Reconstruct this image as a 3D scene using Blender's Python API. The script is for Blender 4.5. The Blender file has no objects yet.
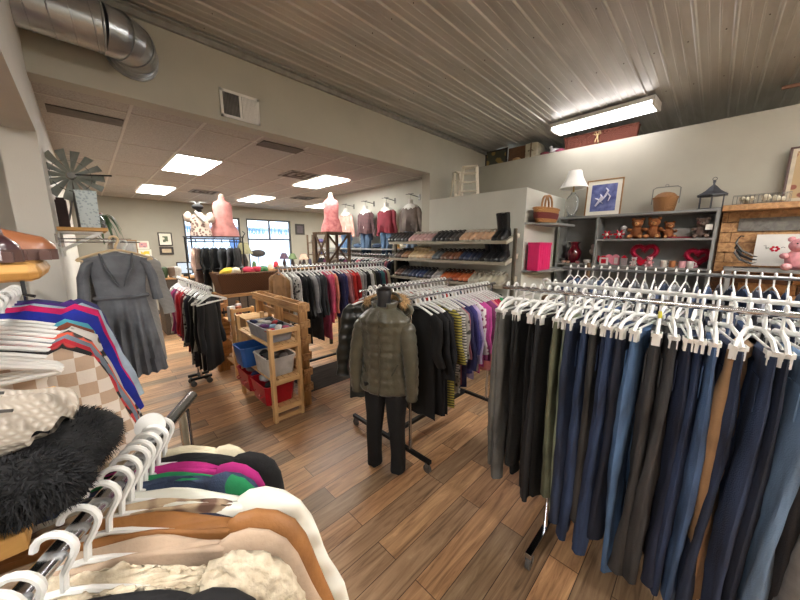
import bpy, math, random
from mathutils import Vector, Matrix, noise
random.seed(7)
PI = math.pi
sc = bpy.context.scene
COL = sc.collection
rnd = random.uniform

# ------------------------------------------------------------------ materials
def lin(c):
    out = []
    for v in c:
        v = v / 255.0
        out.append(v / 12.92 if v <= 0.04045 else ((v + 0.055) / 1.055) ** 2.4)
    return (out[0], out[1], out[2], 1.0)

_M = {}
def mat(key, rgb, rough=0.6, metal=0.0, var=0.12, scale=12.0, bump=0.0, bscale=60.0, kind=None, rgb2=None, trans=0.0, sheen=0.0, alpha=1.0, coat=0.0):
    if key in _M: return _M[key]
    m = bpy.data.materials.new(key); m.use_nodes = True
    nt = m.node_tree; N = nt.nodes; L = nt.links
    b = N['Principled BSDF']
    b.inputs['Roughness'].default_value = rough
    b.inputs['Metallic'].default_value = metal
    b.inputs['Coat Weight'].default_value = coat
    if sheen: b.inputs['Sheen Weight'].default_value = sheen
    if trans:
        b.inputs['Transmission Weight'].default_value = trans
    if alpha < 1: b.inputs['Alpha'].default_value = alpha
    tc = N.new('ShaderNodeTexCoord')
    c1 = lin(rgb)
    c2 = lin(rgb2) if rgb2 else tuple(max(0, v * (1 - 2.2 * var)) for v in c1[:3]) + (1,)
    ramp = N.new('ShaderNodeMix'); ramp.data_type = 'RGBA'
    ramp.inputs['A'].default_value = c2; ramp.inputs['B'].default_value = c1
    src = None
    def mapping(sx, sy, sz, rot=(0, 0, 0)):
        mp = N.new('ShaderNodeMapping'); mp.inputs['Scale'].default_value = (sx, sy, sz); mp.inputs['Rotation'].default_value = rot
        L.new(tc.outputs['Object'], mp.inputs['Vector']); return mp
    if kind == 'wave' or kind == 'stripe':
        mp = mapping(1, 1, 1)
        w = N.new('ShaderNodeTexWave'); w.inputs['Scale'].default_value = scale
        w.bands_direction = 'X' if kind == 'wave' else 'Z'
        w.inputs['Distortion'].default_value = 1.2
        L.new(mp.outputs[0], w.inputs['Vector']); src = w.outputs['Fac']
    elif kind == 'wood':
        mp = mapping(1.2 * scale / 12, 9 * scale / 12, 9 * scale / 12)
        n = N.new('ShaderNodeTexNoise'); n.inputs['Scale'].default_value = 2.2; n.inputs['Detail'].default_value = 8; n.inputs['Distortion'].default_value = 1.0
        L.new(mp.outputs[0], n.inputs['Vector']); src = n.outputs['Fac']
    elif kind == 'woodz':
        mp = mapping(9, 9, 1.2)
        n = N.new('ShaderNodeTexNoise'); n.inputs['Scale'].default_value = 2.2; n.inputs['Detail'].default_value = 8; n.inputs['Distortion'].default_value = 1.0
        L.new(mp.outputs[0], n.inputs['Vector']); src = n.outputs['Fac']
    elif kind == 'denim':
        mp = mapping(9, 9, 1.3)
        n = N.new('ShaderNodeTexNoise'); n.inputs['Scale'].default_value = 2.0; n.inputs['Detail'].default_value = 6
        L.new(mp.outputs[0], n.inputs['Vector']); src = n.outputs['Fac']
    elif kind == 'quilt':
        w = N.new('ShaderNodeTexWave'); w.bands_direction = 'Z'; w.wave_profile = 'SIN'; w.inputs['Scale'].default_value = scale
        L.new(tc.outputs['Object'], w.inputs['Vector']); src = w.outputs['Fac']
    elif kind == 'check':
        mp = mapping(scale, scale, scale, (0, 0, 0))
        ck = N.new('ShaderNodeTexChecker'); ck.inputs['Scale'].default_value = 1
        L.new(mp.outputs[0], ck.inputs['Vector']); src = ck.outputs['Fac']
    elif kind == 'plaid':
        mp = mapping(1, 1, 1)
        w1 = N.new('ShaderNodeTexWave'); w1.bands_direction = 'X'; w1.inputs['Scale'].default_value = scale
        w2 = N.new('ShaderNodeTexWave'); w2.bands_direction = 'Z'; w2.inputs['Scale'].default_value = scale
        L.new(mp.outputs[0], w1.inputs['Vector']); L.new(mp.outputs[0], w2.inputs['Vector'])
        ad = N.new('ShaderNodeMath'); ad.operation = 'ADD'
        L.new(w1.outputs['Fac'], ad.inputs[0]); L.new(w2.outputs['Fac'], ad.inputs[1])
        mr = N.new('ShaderNodeMapRange'); mr.inputs[1].default_value = 0.6; mr.inputs[2].default_value = 1.3
        L.new(ad.outputs[0], mr.inputs[0]); src = mr.outputs[0]
    elif kind == 'blotch':
        n = N.new('ShaderNodeTexVoronoi'); n.inputs['Scale'].default_value = scale
        L.new(tc.outputs['Object'], n.inputs['Vector'])
        mr = N.new('ShaderNodeMapRange'); mr.inputs[1].default_value = 0.35; mr.inputs[2].default_value = 0.45
        L.new(n.outputs['Distance'], mr.inputs[0]); src = mr.outputs[0]
    elif kind == 'knit' or kind == 'weave':
        mp = mapping(1, 1, 1)
        w1 = N.new('ShaderNodeTexWave'); w1.bands_direction = 'Z'; w1.inputs['Scale'].default_value = scale; w1.inputs['Distortion'].default_value = 2
        w2 = N.new('ShaderNodeTexWave'); w2.bands_direction = 'DIAGONAL'; w2.inputs['Scale'].default_value = scale; w2.inputs['Distortion'].default_value = 2
        L.new(mp.outputs[0], w1.inputs['Vector']); L.new(mp.outputs[0], w2.inputs['Vector'])
        ad = N.new('ShaderNodeMath'); ad.operation = 'MULTIPLY'
        L.new(w1.outputs['Fac'], ad.inputs[0]); L.new(w2.outputs['Fac'], ad.inputs[1]); src = ad.outputs[0]
    else:
        n = N.new('ShaderNodeTexNoise'); n.inputs['Scale'].default_value = scale; n.inputs['Detail'].default_value = 5
        L.new(tc.outputs['Object'], n.inputs['Vector']); src = n.outputs['Fac']
    if kind in (None, 'denim', 'wood', 'woodz'):
        mr = N.new('ShaderNodeMapRange'); mr.inputs[1].default_value = 0.3; mr.inputs[2].default_value = 0.62
        L.new(src, mr.inputs[0]); src = mr.outputs[0]
    L.new(src, ramp.inputs['Factor'])
    L.new(ramp.outputs['Result'], b.inputs['Base Color'])
    if bump:
        n2 = N.new('ShaderNodeTexNoise'); n2.inputs['Scale'].default_value = bscale; n2.inputs['Detail'].default_value = 3
        L.new(tc.outputs['Object'], n2.inputs['Vector'])
        bp = N.new('ShaderNodeBump'); bp.inputs['Strength'].default_value = bump; bp.inputs['Distance'].default_value = 0.01
        L.new(src if kind in ('knit', 'weave', 'quilt') else n2.outputs['Fac'], bp.inputs['Height'])
        L.new(bp.outputs[0], b.inputs['Normal'])
    _M[key] = m
    return m

def emis(key, rgb, strength):
    if key in _M: return _M[key]
    m = bpy.data.materials.new(key); m.use_nodes = True
    nt = m.node_tree; nt.nodes.clear()
    o = nt.nodes.new('ShaderNodeOutputMaterial'); e = nt.nodes.new('ShaderNodeEmission')
    e.inputs[0].default_value = lin(rgb); e.inputs[1].default_value = strength
    nt.links.new(e.outputs[0], o.inputs[0]); _M[key] = m
    return m

def fab(rgb, rough=0.85, **k):
    key = 'cloth_%d_%d_%d' % tuple(rgb) + (k.get('kind') or '') + ('%d' % k['scale'] if 'scale' in k else '')
    if max(rgb) < 48: rgb = tuple(int(v * .6) for v in rgb)
    k.setdefault('var', 0.18); k.setdefault('scale', 9); k.setdefault('bump', 0.25)
    return mat(key, rgb, rough, **k)

def denim(rgb, fade=0.3):
    hi = tuple(min(255, int(v + fade * (T - v) * 0.6)) for v, T in zip(rgb, (96, 130, 172) if rgb[2] > rgb[0] + 12 else (110, 110, 112)))
    return mat('denim_%d_%d_%d' % tuple(rgb), hi, 0.85, kind='denim', rgb2=tuple(int(v * .6) for v in rgb), bump=0.3, bscale=220)

# ------------------------------------------------------------------ mesh builder
class MB:
    def __init__(s): s.v = []; s.f = []
    def add(s, vs, fs):
        o = len(s.v); s.v.extend([tuple(p) for p in vs]); s.f.extend([tuple(i + o for i in f) for f in fs]); return s
    def box(s, x0, x1, y0, y1, z0, z1, M=None):
        vs = [Vector((x, y, z)) for z in (z0, z1) for y in (y0, y1) for x in (x0, x1)]
        if M: vs = [M @ p for p in vs]
        return s.add(vs, [(0, 2, 3, 1), (4, 5, 7, 6), (0, 1, 5, 4), (2, 6, 7, 3), (0, 4, 6, 2), (1, 3, 7, 5)])
    def bar(s, a, b, w, h, up=(0, 0, 1)):
        a = Vector(a); b = Vector(b); d = (b - a); ln = d.length; d.normalize()
        u = Vector(up); r = d.cross(u)
        if r.length < 1e-4: u = Vector((1, 0, 0)); r = d.cross(u)
        r.normalize(); u = r.cross(d)
        vs = []
        for t in (a, b):
            for i, j in ((-1, -1), (1, -1), (1, 1), (-1, 1)):
                vs.append(t + r * (i * w / 2) + u * (j * h / 2))
        return s.add(vs, [(3, 2, 1, 0), (4, 5, 6, 7), (0, 1, 5, 4), (1, 2, 6, 5), (2, 3, 7, 6), (3, 0, 4, 7)])
    def tube(s, pts, r, n=8, cap=True, closed=False, flat=1.0):
        pts = [Vector(p) for p in pts]; m = len(pts)
        rr = r if isinstance(r, (list, tuple)) else [r] * m
        prev = None; rings = []
        for i, p in enumerate(pts):
            if closed: t = pts[(i + 1) % m] - pts[i - 1]
            else: t = pts[min(i + 1, m - 1)] - pts[max(i - 1, 0)]
            if t.length < 1e-9: t = Vector((0, 0, 1))
            t.normalize()
            if prev is None:
                a = Vector((0, 0, 1)) if abs(t.z) < 0.9 else Vector((1, 0, 0))
                u = t.cross(a).normalized()
            else:
                u = prev - t * prev.dot(t)
                u = u.normalized() if u.length > 1e-6 else t.orthogonal().normalized()
            prev = u; w = t.cross(u)
            rings.append([p + u * (math.cos(2 * PI * k / n) * rr[i]) + w * (math.sin(2 * PI * k / n) * rr[i] * flat) for k in range(n)])
        return s.loft(rings, cap and not closed, closed)
    def loft(s, rings, cap=True, closed=False):
        n = len(rings[0]); m = len(rings); vs = [p for r in rings for p in r]; fs = []
        for i in range(m if closed else m - 1):
            j = (i + 1) % m
            for k in range(n):
                l = (k + 1) % n
                fs.append((i * n + k, i * n + l, j * n + l, j * n + k))
        if cap:
            fs.append(tuple(range(n))[::-1]); fs.append(tuple((m - 1) * n + k for k in range(n)))
        return s.add(vs, fs)
    def lathe(s, prof, n=20, c=(0, 0, 0), cap=True):
        return s.loft([[(c[0] + r * math.cos(2 * PI * k / n), c[1] + r * math.sin(2 * PI * k / n), c[2] + z) for k in range(n)] for r, z in prof], cap)
    def ell(s, c, r, n=14, m=9, M=None, bump=0.0, fr=8.0):
        if not isinstance(r, (tuple, list)): r = (r, r, r)
        rings = []
        for i in range(m + 1):
            a = -PI / 2 + PI * i / m
            ca = max(math.cos(a), 0.02)
            ring = []
            for k in range(n):
                b = 2 * PI * k / n
                p = Vector((ca * math.cos(b), ca * math.sin(b), math.sin(a)))
                q = 1.0 + (bump * noise.noise(p * fr + Vector(c) * 31) if bump else 0)
                p = Vector((p.x * r[0] * q, p.y * r[1] * q, p.z * r[2] * q))
                if M: p = M @ p
                ring.append(p + Vector(c))
            rings.append(ring)
        return s.loft(rings)
    def prism(s, poly, y0, y1, axis='y'):
        n = len(poly)
        def P(a, b, c):
            return (a, c, b) if axis == 'y' else ((c, a, b) if axis == 'x' else (a, b, c))
        vs = [P(a, b, y0) for a, b in poly] + [P(a, b, y1) for a, b in poly]
        fs = [tuple(range(n)), tuple(range(2 * n - 1, n - 1, -1))] + [(i, i + n, (i + 1) % n + n, (i + 1) % n) for i in range(n)]
        return s.add(vs, fs)
    def quad(s, a, b, c, d): return s.add([a, b, c, d], [(0, 1, 2, 3)])
    def grid(s, fn, nu, nv):
        vs = [fn(i / nu, j / nv) for i in range(nu + 1) for j in range(nv + 1)]
        fs = [(i * (nv + 1) + j, (i + 1) * (nv + 1) + j, (i + 1) * (nv + 1) + j + 1, i * (nv + 1) + j + 1) for i in range(nu) for j in range(nv)]
        return s.add(vs, fs)
    def fur(s, pts, ln, wd, drop=0.3, seed=1):
        rg = random.Random(seed)
        for p, nrm in pts:
            p = Vector(p); nrm = Vector(nrm)
            d = (nrm + Vector((rg.uniform(-.7, .7), rg.uniform(-.7, .7), rg.uniform(-.7, .7) - drop))).normalized()
            t = d.cross(Vector((rg.uniform(-1, 1), rg.uniform(-1, 1), rg.uniform(-1, 1)))).normalized() * wd
            l = ln * rg.uniform(.6, 1.3); m_ = p + d * l * .55 + Vector((0, 0, -l * .1))
            e = p + d * l + Vector((0, 0, -l * drop))
            s.add([p - t, p + t, m_ + t * .7, m_ - t * .7, e], [(0, 1, 2, 3), (3, 2, 4)])
        return s
    def build(s, name, m, parent=None, loc=(0, 0, 0), rot=(0, 0, 0), smooth=True, bevel=0.0, sub=0, ang=38, solid=0.0):
        me = bpy.data.meshes.new(name); me.from_pydata([tuple(p) for p in s.v], [], s.f)
        me.materials.append(m)
        if smooth:
            for p in me.polygons: p.use_smooth = True
            me.set_sharp_from_angle(angle=math.radians(ang))
        me.update()
        o = bpy.data.objects.new(name, me); COL.objects.link(o)
        o.location = loc; o.rotation_euler = rot
        if parent: o.parent = parent
        if solid: md = o.modifiers.new('s', 'SOLIDIFY'); md.thickness = solid; md.offset = 0
        if bevel: md = o.modifiers.new('b', 'BEVEL'); md.width = bevel; md.segments = 2; md.limit_method = 'ANGLE'
        if sub: md = o.modifiers.new('u', 'SUBSURF'); md.levels = sub; md.render_levels = sub
        return o

def pile(t, name, m, n, ln, wd, seed, drop=.2):
    rg = random.Random(seed); tris = []; tot = 0
    for ch in list(t.children):
        if ch.type != 'MESH' or ch.name.startswith('collar'): continue
        me = ch.data
        for p in me.polygons: tot += p.area; tris.append((tot, me, p))
    acc = [a for a, _, _ in tris]; pts = []
    import bisect
    for _ in range(n):
        a, me, p = tris[min(bisect.bisect(acc, rg.random() * tot), len(tris) - 1)]
        v = [me.vertices[i].co for i in p.vertices]; w = [rg.random() for _ in v]; sw_ = sum(w)
        c = Vector((0, 0, 0))
        for k, q in enumerate(v): c += q * (w[k] / sw_)
        pts.append((c, p.normal.copy()))
    return MB().fur(pts, ln, wd, drop, seed).build(name, m, t, smooth=False)

def tag(o, label, cat, group=None, kind=None):
    o['label'] = label; o['category'] = cat
    if group: o['group'] = group
    if kind: o['kind'] = kind
    return o
def thing(name, label, cat, loc=(0, 0, 0), rz=0, group=None, rot=None):
    o = bpy.data.objects.new(name, None); COL.objects.link(o); o.empty_display_size = .05
    o.location = loc; o.rotation_euler = rot if rot else (0, 0, rz)
    return tag(o, label, cat, group)
def struct(name, mb, m, **k):
    k.setdefault('smooth', False)
    o = mb.build(name, m, **k); o['kind'] = 'structure'; return o
def copy_tree(o, parent=None):
    c = o.copy(); COL.objects.link(c)
    if parent: c.parent = parent
    for ch in list(o.children): copy_tree(ch, c)
    return c
ORD = 'first second third fourth fifth sixth seventh eighth ninth tenth eleventh twelfth thirteenth fourteenth fifteenth sixteenth seventeenth eighteenth nineteenth twentieth'.split()
ORD += ['twenty-' + w for w in ORD[:9]] + ['thirtieth'] + ['thirty-' + w for w in ORD[:9]] + ['fortieth']

# ------------------------------------------------------------------ room
def wallmat(key, rgb): return mat(key, rgb, 0.75, var=0.03, scale=3, bump=0.06, bscale=120)
WALL = wallmat('wall_paint', (176, 172, 157)); WALLB = wallmat('wall_paint_grey', (196, 196, 186)); WALLR = wallmat('wall_paint_taupe', (166, 162, 148)); WALLL = wallmat('wall_paint_pale', (200, 197, 188))

def floor_mat():
    m = bpy.data.materials.new('plank_floor'); m.use_nodes = True
    N = m.node_tree.nodes; L = m.node_tree.links; b = N['Principled BSDF']
    g = N.new('ShaderNodeNewGeometry')
    br = N.new('ShaderNodeTexBrick'); br.offset = .37; br.squash = 1
    br.inputs['Color1'].default_value = (0, 0, 0, 1); br.inputs['Color2'].default_value = (1, 1, 1, 1); br.inputs['Mortar'].default_value = (.5, .5, .5, 1)
    br.inputs['Scale'].default_value = 1; br.inputs['Mortar Size'].default_value = .0022; br.inputs['Brick Width'].default_value = 1.05; br.inputs['Row Height'].default_value = .155
    L.new(g.outputs['Position'], br.inputs['Vector'])
    # per-plank offset for the grain
    sep = N.new('ShaderNodeSeparateXYZ'); L.new(g.outputs['Position'], sep.inputs[0])
    fl = N.new('ShaderNodeMath'); fl.operation = 'MULTIPLY'; fl.inputs[1].default_value = 17.0; L.new(br.outputs['Color'], fl.inputs[0])
    cmb = N.new('ShaderNodeCombineXYZ')
    mx = N.new('ShaderNodeMath'); mx.operation = 'MULTIPLY'; mx.inputs[1].default_value = 1.6; L.new(sep.outputs[0], mx.inputs[0])
    my = N.new('ShaderNodeMath'); my.operation = 'MULTIPLY'; my.inputs[1].default_value = 17; L.new(sep.outputs[1], my.inputs[0])
    L.new(mx.outputs[0], cmb.inputs[0]); L.new(my.outputs[0], cmb.inputs[1]); L.new(fl.outputs[0], cmb.inputs[2])
    n = N.new('ShaderNodeTexNoise'); n.inputs['Scale'].default_value = 1.4; n.inputs['Detail'].default_value = 9; n.inputs['Roughness'].default_value = .62; n.inputs['Distortion'].default_value = 1.2
    L.new(cmb.outputs[0], n.inputs['Vector'])
    r = N.new('ShaderNodeValToRGB'); e = r.color_ramp.elements
    e[0].position = .3; e[0].color = lin((136, 113, 92)); e[1].position = .72; e[1].color = lin((230, 206, 176))
    k = e.new(.45); k.color = lin((186, 158, 130)); k = e.new(.58); k.color = lin((208, 181, 151))
    L.new(n.outputs['Fac'], r.inputs[0])
    r2 = N.new('ShaderNodeValToRGB'); e = r2.color_ramp.elements
    e[0].position = .0; e[0].color = lin((186, 180, 170)); e[1].position = 1; e[1].color = lin((255, 236, 212))
    k = e.new(.35); k.color = lin((222, 208, 194)); k = e.new(.6); k.color = lin((246, 218, 190))
    L.new(br.outputs['Color'], r2.inputs[0])
    mu = N.new('ShaderNodeMix'); mu.data_type = 'RGBA'; mu.blend_type = 'MULTIPLY'; mu.inputs[0].default_value = 1
    L.new(r.outputs[0], mu.inputs['A']); L.new(r2.outputs[0], mu.inputs['B'])
    mo = N.new('ShaderNodeMix'); mo.data_type = 'RGBA'; mo.inputs['B'].default_value = lin((70, 50, 36))
    L.new(br.outputs['Fac'], mo.inputs[0]); L.new(mu.outputs['Result'], mo.inputs['A'])
    L.new(mo.outputs['Result'], b.inputs['Base Color']); b.inputs['Roughness'].default_value = .42
    bp = N.new('ShaderNodeBump'); bp.inputs['Strength'].default_value = .12; bp.inputs['Distance'].default_value = .004
    L.new(n.outputs['Fac'], bp.inputs['Height']); L.new(bp.outputs[0], b.inputs['Normal'])
    return m
YH = 3.27; XB = 3.93; XR = 5.34; XL = -.13; YF = 10.2; ZC = 2.93; ZM = 3.53
FX = (-2.6, 8.2); FY = (-3.6, 10.2)
struct('floor', MB().box(FX[0], FX[1], FY[0], YF + .2, -.1, 0), floor_mat())
# left wall of the near room with its wide opening (thickness 0.16): pier, band above, wall beyond
# left wall of the near room with its wide opening: pier, band above, run beyond the header
struct('wall_left', MB().box(XL - .16, XL, 3.1, YF, 0, ZM).box(XL - .16, XL, -3.6, 3.1, 2.5, ZM).box(XL - .16, XL, -3.6, -1.6, 0, 2.5), WALLL)
struct('wall_side_room', MB().box(-2.6, XL - .16, 3.9, 4.0, 0, ZM).box(-2.7, -2.6, -3.6, 4.0, 0, ZM), WALLL)
struct('ceiling_side_room', MB().box(-2.6, XL - .16, -3.6, 3.9, 2.93, 3.0), WALL)
struct('wall_back', MB().box(-2.7, 8.2, -3.7, -3.6, 0, 3.9), WALL)
# header over the opening to the far room, and its right-hand jamb
struct('wall_header', MB().box(XL, 5.9, YH, YH + .16, 2.9, ZM + .4).box(XB, 5.9, YH, YH + .16, 0, 2.9), WALL)
# closed-off box room on the right
struct('wall_box', MB().box(XB, XR, 1.72, YH, 0, 2.5), WALLB)
# right wall whose top forms the storage ledge
struct('wall_right', MB().box(XR, XR + 1.2, -3.6, YH, 0, 3.22), WALLR)
struct('wall_ledge', MB().box(XR + 1.2, XR + 1.3, -3.6, YH, 3.22, 3.95), WALL)
struct('wall_far', MB().box(XL, 1.94, YF, YF + .2, 0, ZC + .1).box(1.94, 4.98, YF, YF + .2, 0, .9).box(1.94, 4.98, YF, YF + .2, 2.6, ZC + .1)
       .box(3.38, 3.56, YF, YF + .2, .9, 2.6).box(4.98, 8.3, YF, YF + .2, 0, ZC + .1), wallmat('wall_paint_far', (158, 153, 140)))
struct('wall_shirts', MB().box(4.29, 4.4, YH + .16, 6.85, 0, ZC).box(4.29, 8.2, 6.75, 6.85, 0, ZC), WALLB)
struct('wall_far_right', MB().box(8.2, 8.3, -3.6, YF, 0, 3.95), WALLB)

# ribbed metal ceiling, ribs along X
metal = mat('ceiling_metal', (196, 193, 186), .42, .55, var=.1, scale=3, kind='wood', rgb2=(172, 168, 160))
prof = []
y = -3.6
while y < YH + .02:
    for dy, dz in ((0, 0), (.01, -.011), (.024, -.011), (.034, 0), (.093, 0), (.097, -.004), (.107, -.004), (.111, 0), (.162, 0), (.166, -.004), (.176, -.004), (.18, 0)):
        prof.append((y + dy, ZM + dz))
    y += .23
mb = MB(); xs = [XL, 1.5, 3.2, 5.0, XR + 1.2]
for a in range(len(xs) - 1):
    o_ = len(mb.v)
    for (py, pz) in prof: mb.v.append((xs[a], py, pz)); mb.v.append((xs[a + 1], py, pz))
    for i in range(len(prof) - 1): mb.f.append((o_ + 2 * i, o_ + 2 * i + 2, o_ + 2 * i + 3, o_ + 2 * i + 1))
struct('ceiling_metal', mb, metal, ang=20)
sm = MB()
for xx in (.9, 1.9, 2.9, 3.9, 4.9):
    yy = -3.6
    while yy < YH - .1:
        sm.ell((xx, yy + .07, ZM - .002), .006, 6, 4); yy += .23
struct('trim_screws', sm, mat('screw', (140, 136, 128), .4, .8))
struct('trim_header', MB().bar((XL, YH - .015, ZM - .035), (XR + 1.2, YH - .015, ZM - .035), .03, .05).bar((XL, YH - .04, ZM - .012), (XR + 1.2, YH - .04, ZM - .012), .06, .012), mat('trim_metal', (160, 158, 150), .4, .5))

# dropped tile ceiling: one sheet of tiles with recessed joints
def tile_mat():
    m = bpy.data.materials.new('ceiling_tile'); m.use_nodes = True
    N = m.node_tree.nodes; L = m.node_tree.links; b = N['Principled BSDF']
    g = N.new('ShaderNodeNewGeometry')
    n = N.new('ShaderNodeTexNoise'); n.inputs['Scale'].default_value = 90; n.inputs['Detail'].default_value = 3
    L.new(g.outputs['Position'], n.inputs['Vector'])
    r = N.new('ShaderNodeValToRGB'); e = r.color_ramp.elements
    e[0].position = .3; e[0].color = lin((152, 146, 138)); e[1].position = .6; e[1].color = lin((178, 172, 164))
    L.new(n.outputs['Fac'], r.inputs[0]); L.new(r.outputs[0], b.inputs['Base Color']); b.inputs['Roughness'].default_value = .9
    return m
struct('ceiling', MB().box(XL, 8.2, YH + .16, YF, ZC, ZC + .05), tile_mat())
gm = MB(); x = .41
while x < 8.2: gm.box(x - .011, x + .011, YH + .16, YF, ZC - .006, ZC + .001); x += .527
y = 3.75
while y < YF: gm.box(XL, 8.2, y - .011, y + .011, ZC - .005, ZC + .001); y += 1.12
struct('trim_ceiling_grid', gm, mat('grid_bar', (190, 184, 174), .6, var=.03))

# baseboards
bbm = mat('baseboard', (70, 66, 60), .6)
struct('baseboard_box', MB().box(XB - .012, XB, 1.71, YH + .16, 0, .1).box(XB, XR, 1.708, 1.72, 0, .1), bbm)
struct('baseboard_shirts', MB().box(4.278, 4.29, YH + .16, 6.85, 0, .1), bbm)
struct('baseboard_far', MB().box(XL, 8.2, YF - .012, YF, 0, .1), bbm)
struct('baseboard_left', MB().box(XL, XL + .012, 3.1, YF, 0, .1), bbm)
# dark mat under the back rack
tag(MB().box(1.75, 3.6, 3.32, 3.98, 0, .006).build('floor_mat', mat('mat_grey', (88, 80, 74), .9, kind='wood', rgb2=(64, 58, 54)), smooth=False), 'grey brown runner mat on the floor below the long back clothes rack', 'floor mat')

# windows
fr = mat('window_frame_dark', (70, 68, 66), .5)
glass = mat('window_glass', (235, 245, 255), .02, trans=1.0, var=0)
for wi, (a, b_) in enumerate(((1.94, 3.38), (3.56, 4.98))):
    m = MB(); w = .045
    m.box(a, a + w, YF + .02, YF + .09, .9, 2.6).box(b_ - w, b_, YF + .02, YF + .09, .9, 2.6).box(a, b_, YF + .02, YF + .09, .9, .95).box(a, b_, YF + .02, YF + .09, 2.55, 2.6)
    m.box(a, b_, YF + .02, YF + .09, 1.95, 2.0); mid = (a + b_) / 2; m.box(mid - .02, mid + .02, YF + .02, YF + .09, 1.97, 2.6)
    wf = struct('window_%d' % (wi + 1), m, fr)
    MB().box(a + w, b_ - w, YF + .05, YF + .056, .95, 2.55).build('pane', glass, wf, smooth=False)
    # painted shop lettering seen from behind: soft blue strokes on the upper lights
    lt = MB(); random.seed(31 + wi)
    for (u0, u1) in ((a + w + .05, mid - .07), (mid + .07, b_ - w - .05)):
        xx = u0
        while xx < u1 - .05:
            ww = rnd(.05, .09); z0 = 2.14; zt = z0 + rnd(.14, .3)
            k = random.choice('oibn')
            if k == 'o': lt.tube([(xx + ww / 2 + ww / 2 * math.cos(t), YF + .045, z0 + .08 + .08 * math.sin(t)) for t in [2 * PI * q / 12 for q in range(12)]], .013, 5, closed=True)
            elif k == 'i': lt.tube([(xx, YF + .045, z0), (xx + .02, YF + .045, zt)], .014, 5)
            elif k == 'b': lt.tube([(xx, YF + .045, zt), (xx, YF + .045, z0), (xx + ww, YF + .045, z0 + .02), (xx + ww, YF + .045, z0 + .13), (xx, YF + .045, z0 + .15)], .013, 5)
            else: lt.tube([(xx, YF + .045, z0), (xx, YF + .045, z0 + .16), (xx + ww, YF + .045, z0 + .14), (xx + ww, YF + .045, z0)], .013, 5)
            xx += ww + .035
    lt.build('window_lettering', mat('letter_blue', (58, 150, 205), .5), wf)
# what stands outside: snowy lot and a pale building across it
struct('ground', MB().box(-20, 30, YF + .25, 40, -.4, -.1), mat('snow_ground', (225, 230, 238), .9, var=.04))
bo = thing('building', 'pale building with dark doorway across the lot, seen through the shop windows', 'building', (9, 26, -.1))
MB().box(-9, 9, 0, 6, 0, 3.0).build('wall', mat('outside_wall', (236, 240, 246), .8, var=.05), bo, smooth=False)
MB().box(-9.3, 9.3, -.3, 6.3, 3.0, 3.25).build('roof', mat('outside_roof', (150, 165, 190), .8), bo, smooth=False)
MB().box(-1.2, .1, -.05, 0, 0, 2.4).build('door', mat('outside_door', (90, 120, 165), .7), bo, smooth=False)

# ------------------------------------------------------------------ ceiling fixtures
pan = emis('lamp_panel', (255, 252, 244), 22.0)
white_metal = mat('white_enamel', (225, 222, 214), .45, var=.04)
spots = [(1.205, 5.45), (1.16, 8.32), (3.17, 5.22), (3.13, 8.2), (5.0, 8.15), (6.3, 8.15)]
where = ['nearest the duct', 'farthest left near the window wall', 'nearest the hanging outfits', 'above the shop windows', 'small and far, just beside the hanging pink garment', 'at the far right, behind the outfits wall']
for (lx, ly), wtxt in zip(spots, where):
    t = thing('ceiling_light', 'bright rectangular ceiling light panel, ' + wtxt, 'ceiling light', (lx, ly, ZC - .012), group='panel lights in the tiled ceiling')
    MB().box(-.25, .25, -.57, .57, -.004, .002).build('diffuser', pan, t, smooth=False)
    MB().box(-.263, -.25, -.58, .58, -.008, .006).box(.25, .263, -.58, .58, -.008, .006).box(-.25, .25, -.58, -.57, -.008, .006).box(-.25, .25, .57, .58, -.008, .006).build('frame', white_metal, t, smooth=False)
def wraparound(x, y, label, z=3.46, ang=0, group='wraparound lights on the metal ceiling', mm=None):
    t = thing('ceiling_light', label, 'ceiling light', (x, y, z), ang, group)
    MB().prism([(-.15, .0), (.15, .0), (.13, -.045), (-.13, -.045)], -.57, .57).build('diffuser', mm or emis('fill_wrap_bright', (255, 250, 246), 34.0), t, smooth=False)
    MB().box(-.17, .17, -.6, .6, 0, .05).box(-.165, .165, -.6, -.57, -.05, 0).box(-.165, .165, .57, .6, -.05, 0).build('housing', white_metal, t, smooth=False, bevel=.004)
wraparound(5.06, 1.28, 'long white fluorescent light hanging under the ribbed metal ceiling', 3.46, math.radians(-4), mm=emis('lamp_wrap', (255, 250, 252), 8.0))
for (a, b2, txt) in ((2.6, -.9, 'over the jeans racks'), (5.3, -2.3, 'over the right wall behind the camera'), (.9, -2.4, 'above and behind the camera'), (2.9, -2.6, 'behind the jeans racks'), (2.2, -3.1, 'at the back wall behind the camera'), (-1.3, .5, 'in the side room')):
    wraparound(a, b2, 'added unseen fill light ' + txt, 3.46 if a > 0 else 2.88, mm=None)  # unseen fixtures added as fill to brighten the rooms

# vents
def vent(x, z, label):
    t = thing('wall_vent', label, 'vent', (x, YH - .003, z), 0)
    m = MB(); W, H_ = .17, .115
    m.box(-W, W, -.012, 0, H_ - .022, H_).box(-W, W, -.012, 0, -H_, -H_ + .022).box(-W, -W + .022, -.012, 0, -H_, H_).box(W - .022, W, -.012, 0, -H_, H_).box(-.008, .012, -.01, 0, -H_, H_)
    m.build('frame', white_metal, t, smooth=False)
    MB().box(-W + .02, W - .02, -.001, .0, -H_ + .02, H_ - .02).build('backing', mat('vent_dark', (96, 92, 88), .9), t, smooth=False)
    s = MB()
    for k in range(11):
        xx = -W + .03 + k * .0125
        s.box(xx, xx + .004, -.008, -.001, -H_ + .02, H_ - .02)
    s.build('louvre', mat('vent_louvre', (120, 117, 112), .6), t, smooth=False)
    s = MB()
    for k in range(11):
        xx = .018 + k * .0122
        s.box(xx, xx + .009, -.008, -.001, -H_ + .02, H_ - .02)
    s.build('louvre', white_metal, t, smooth=False)
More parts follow.
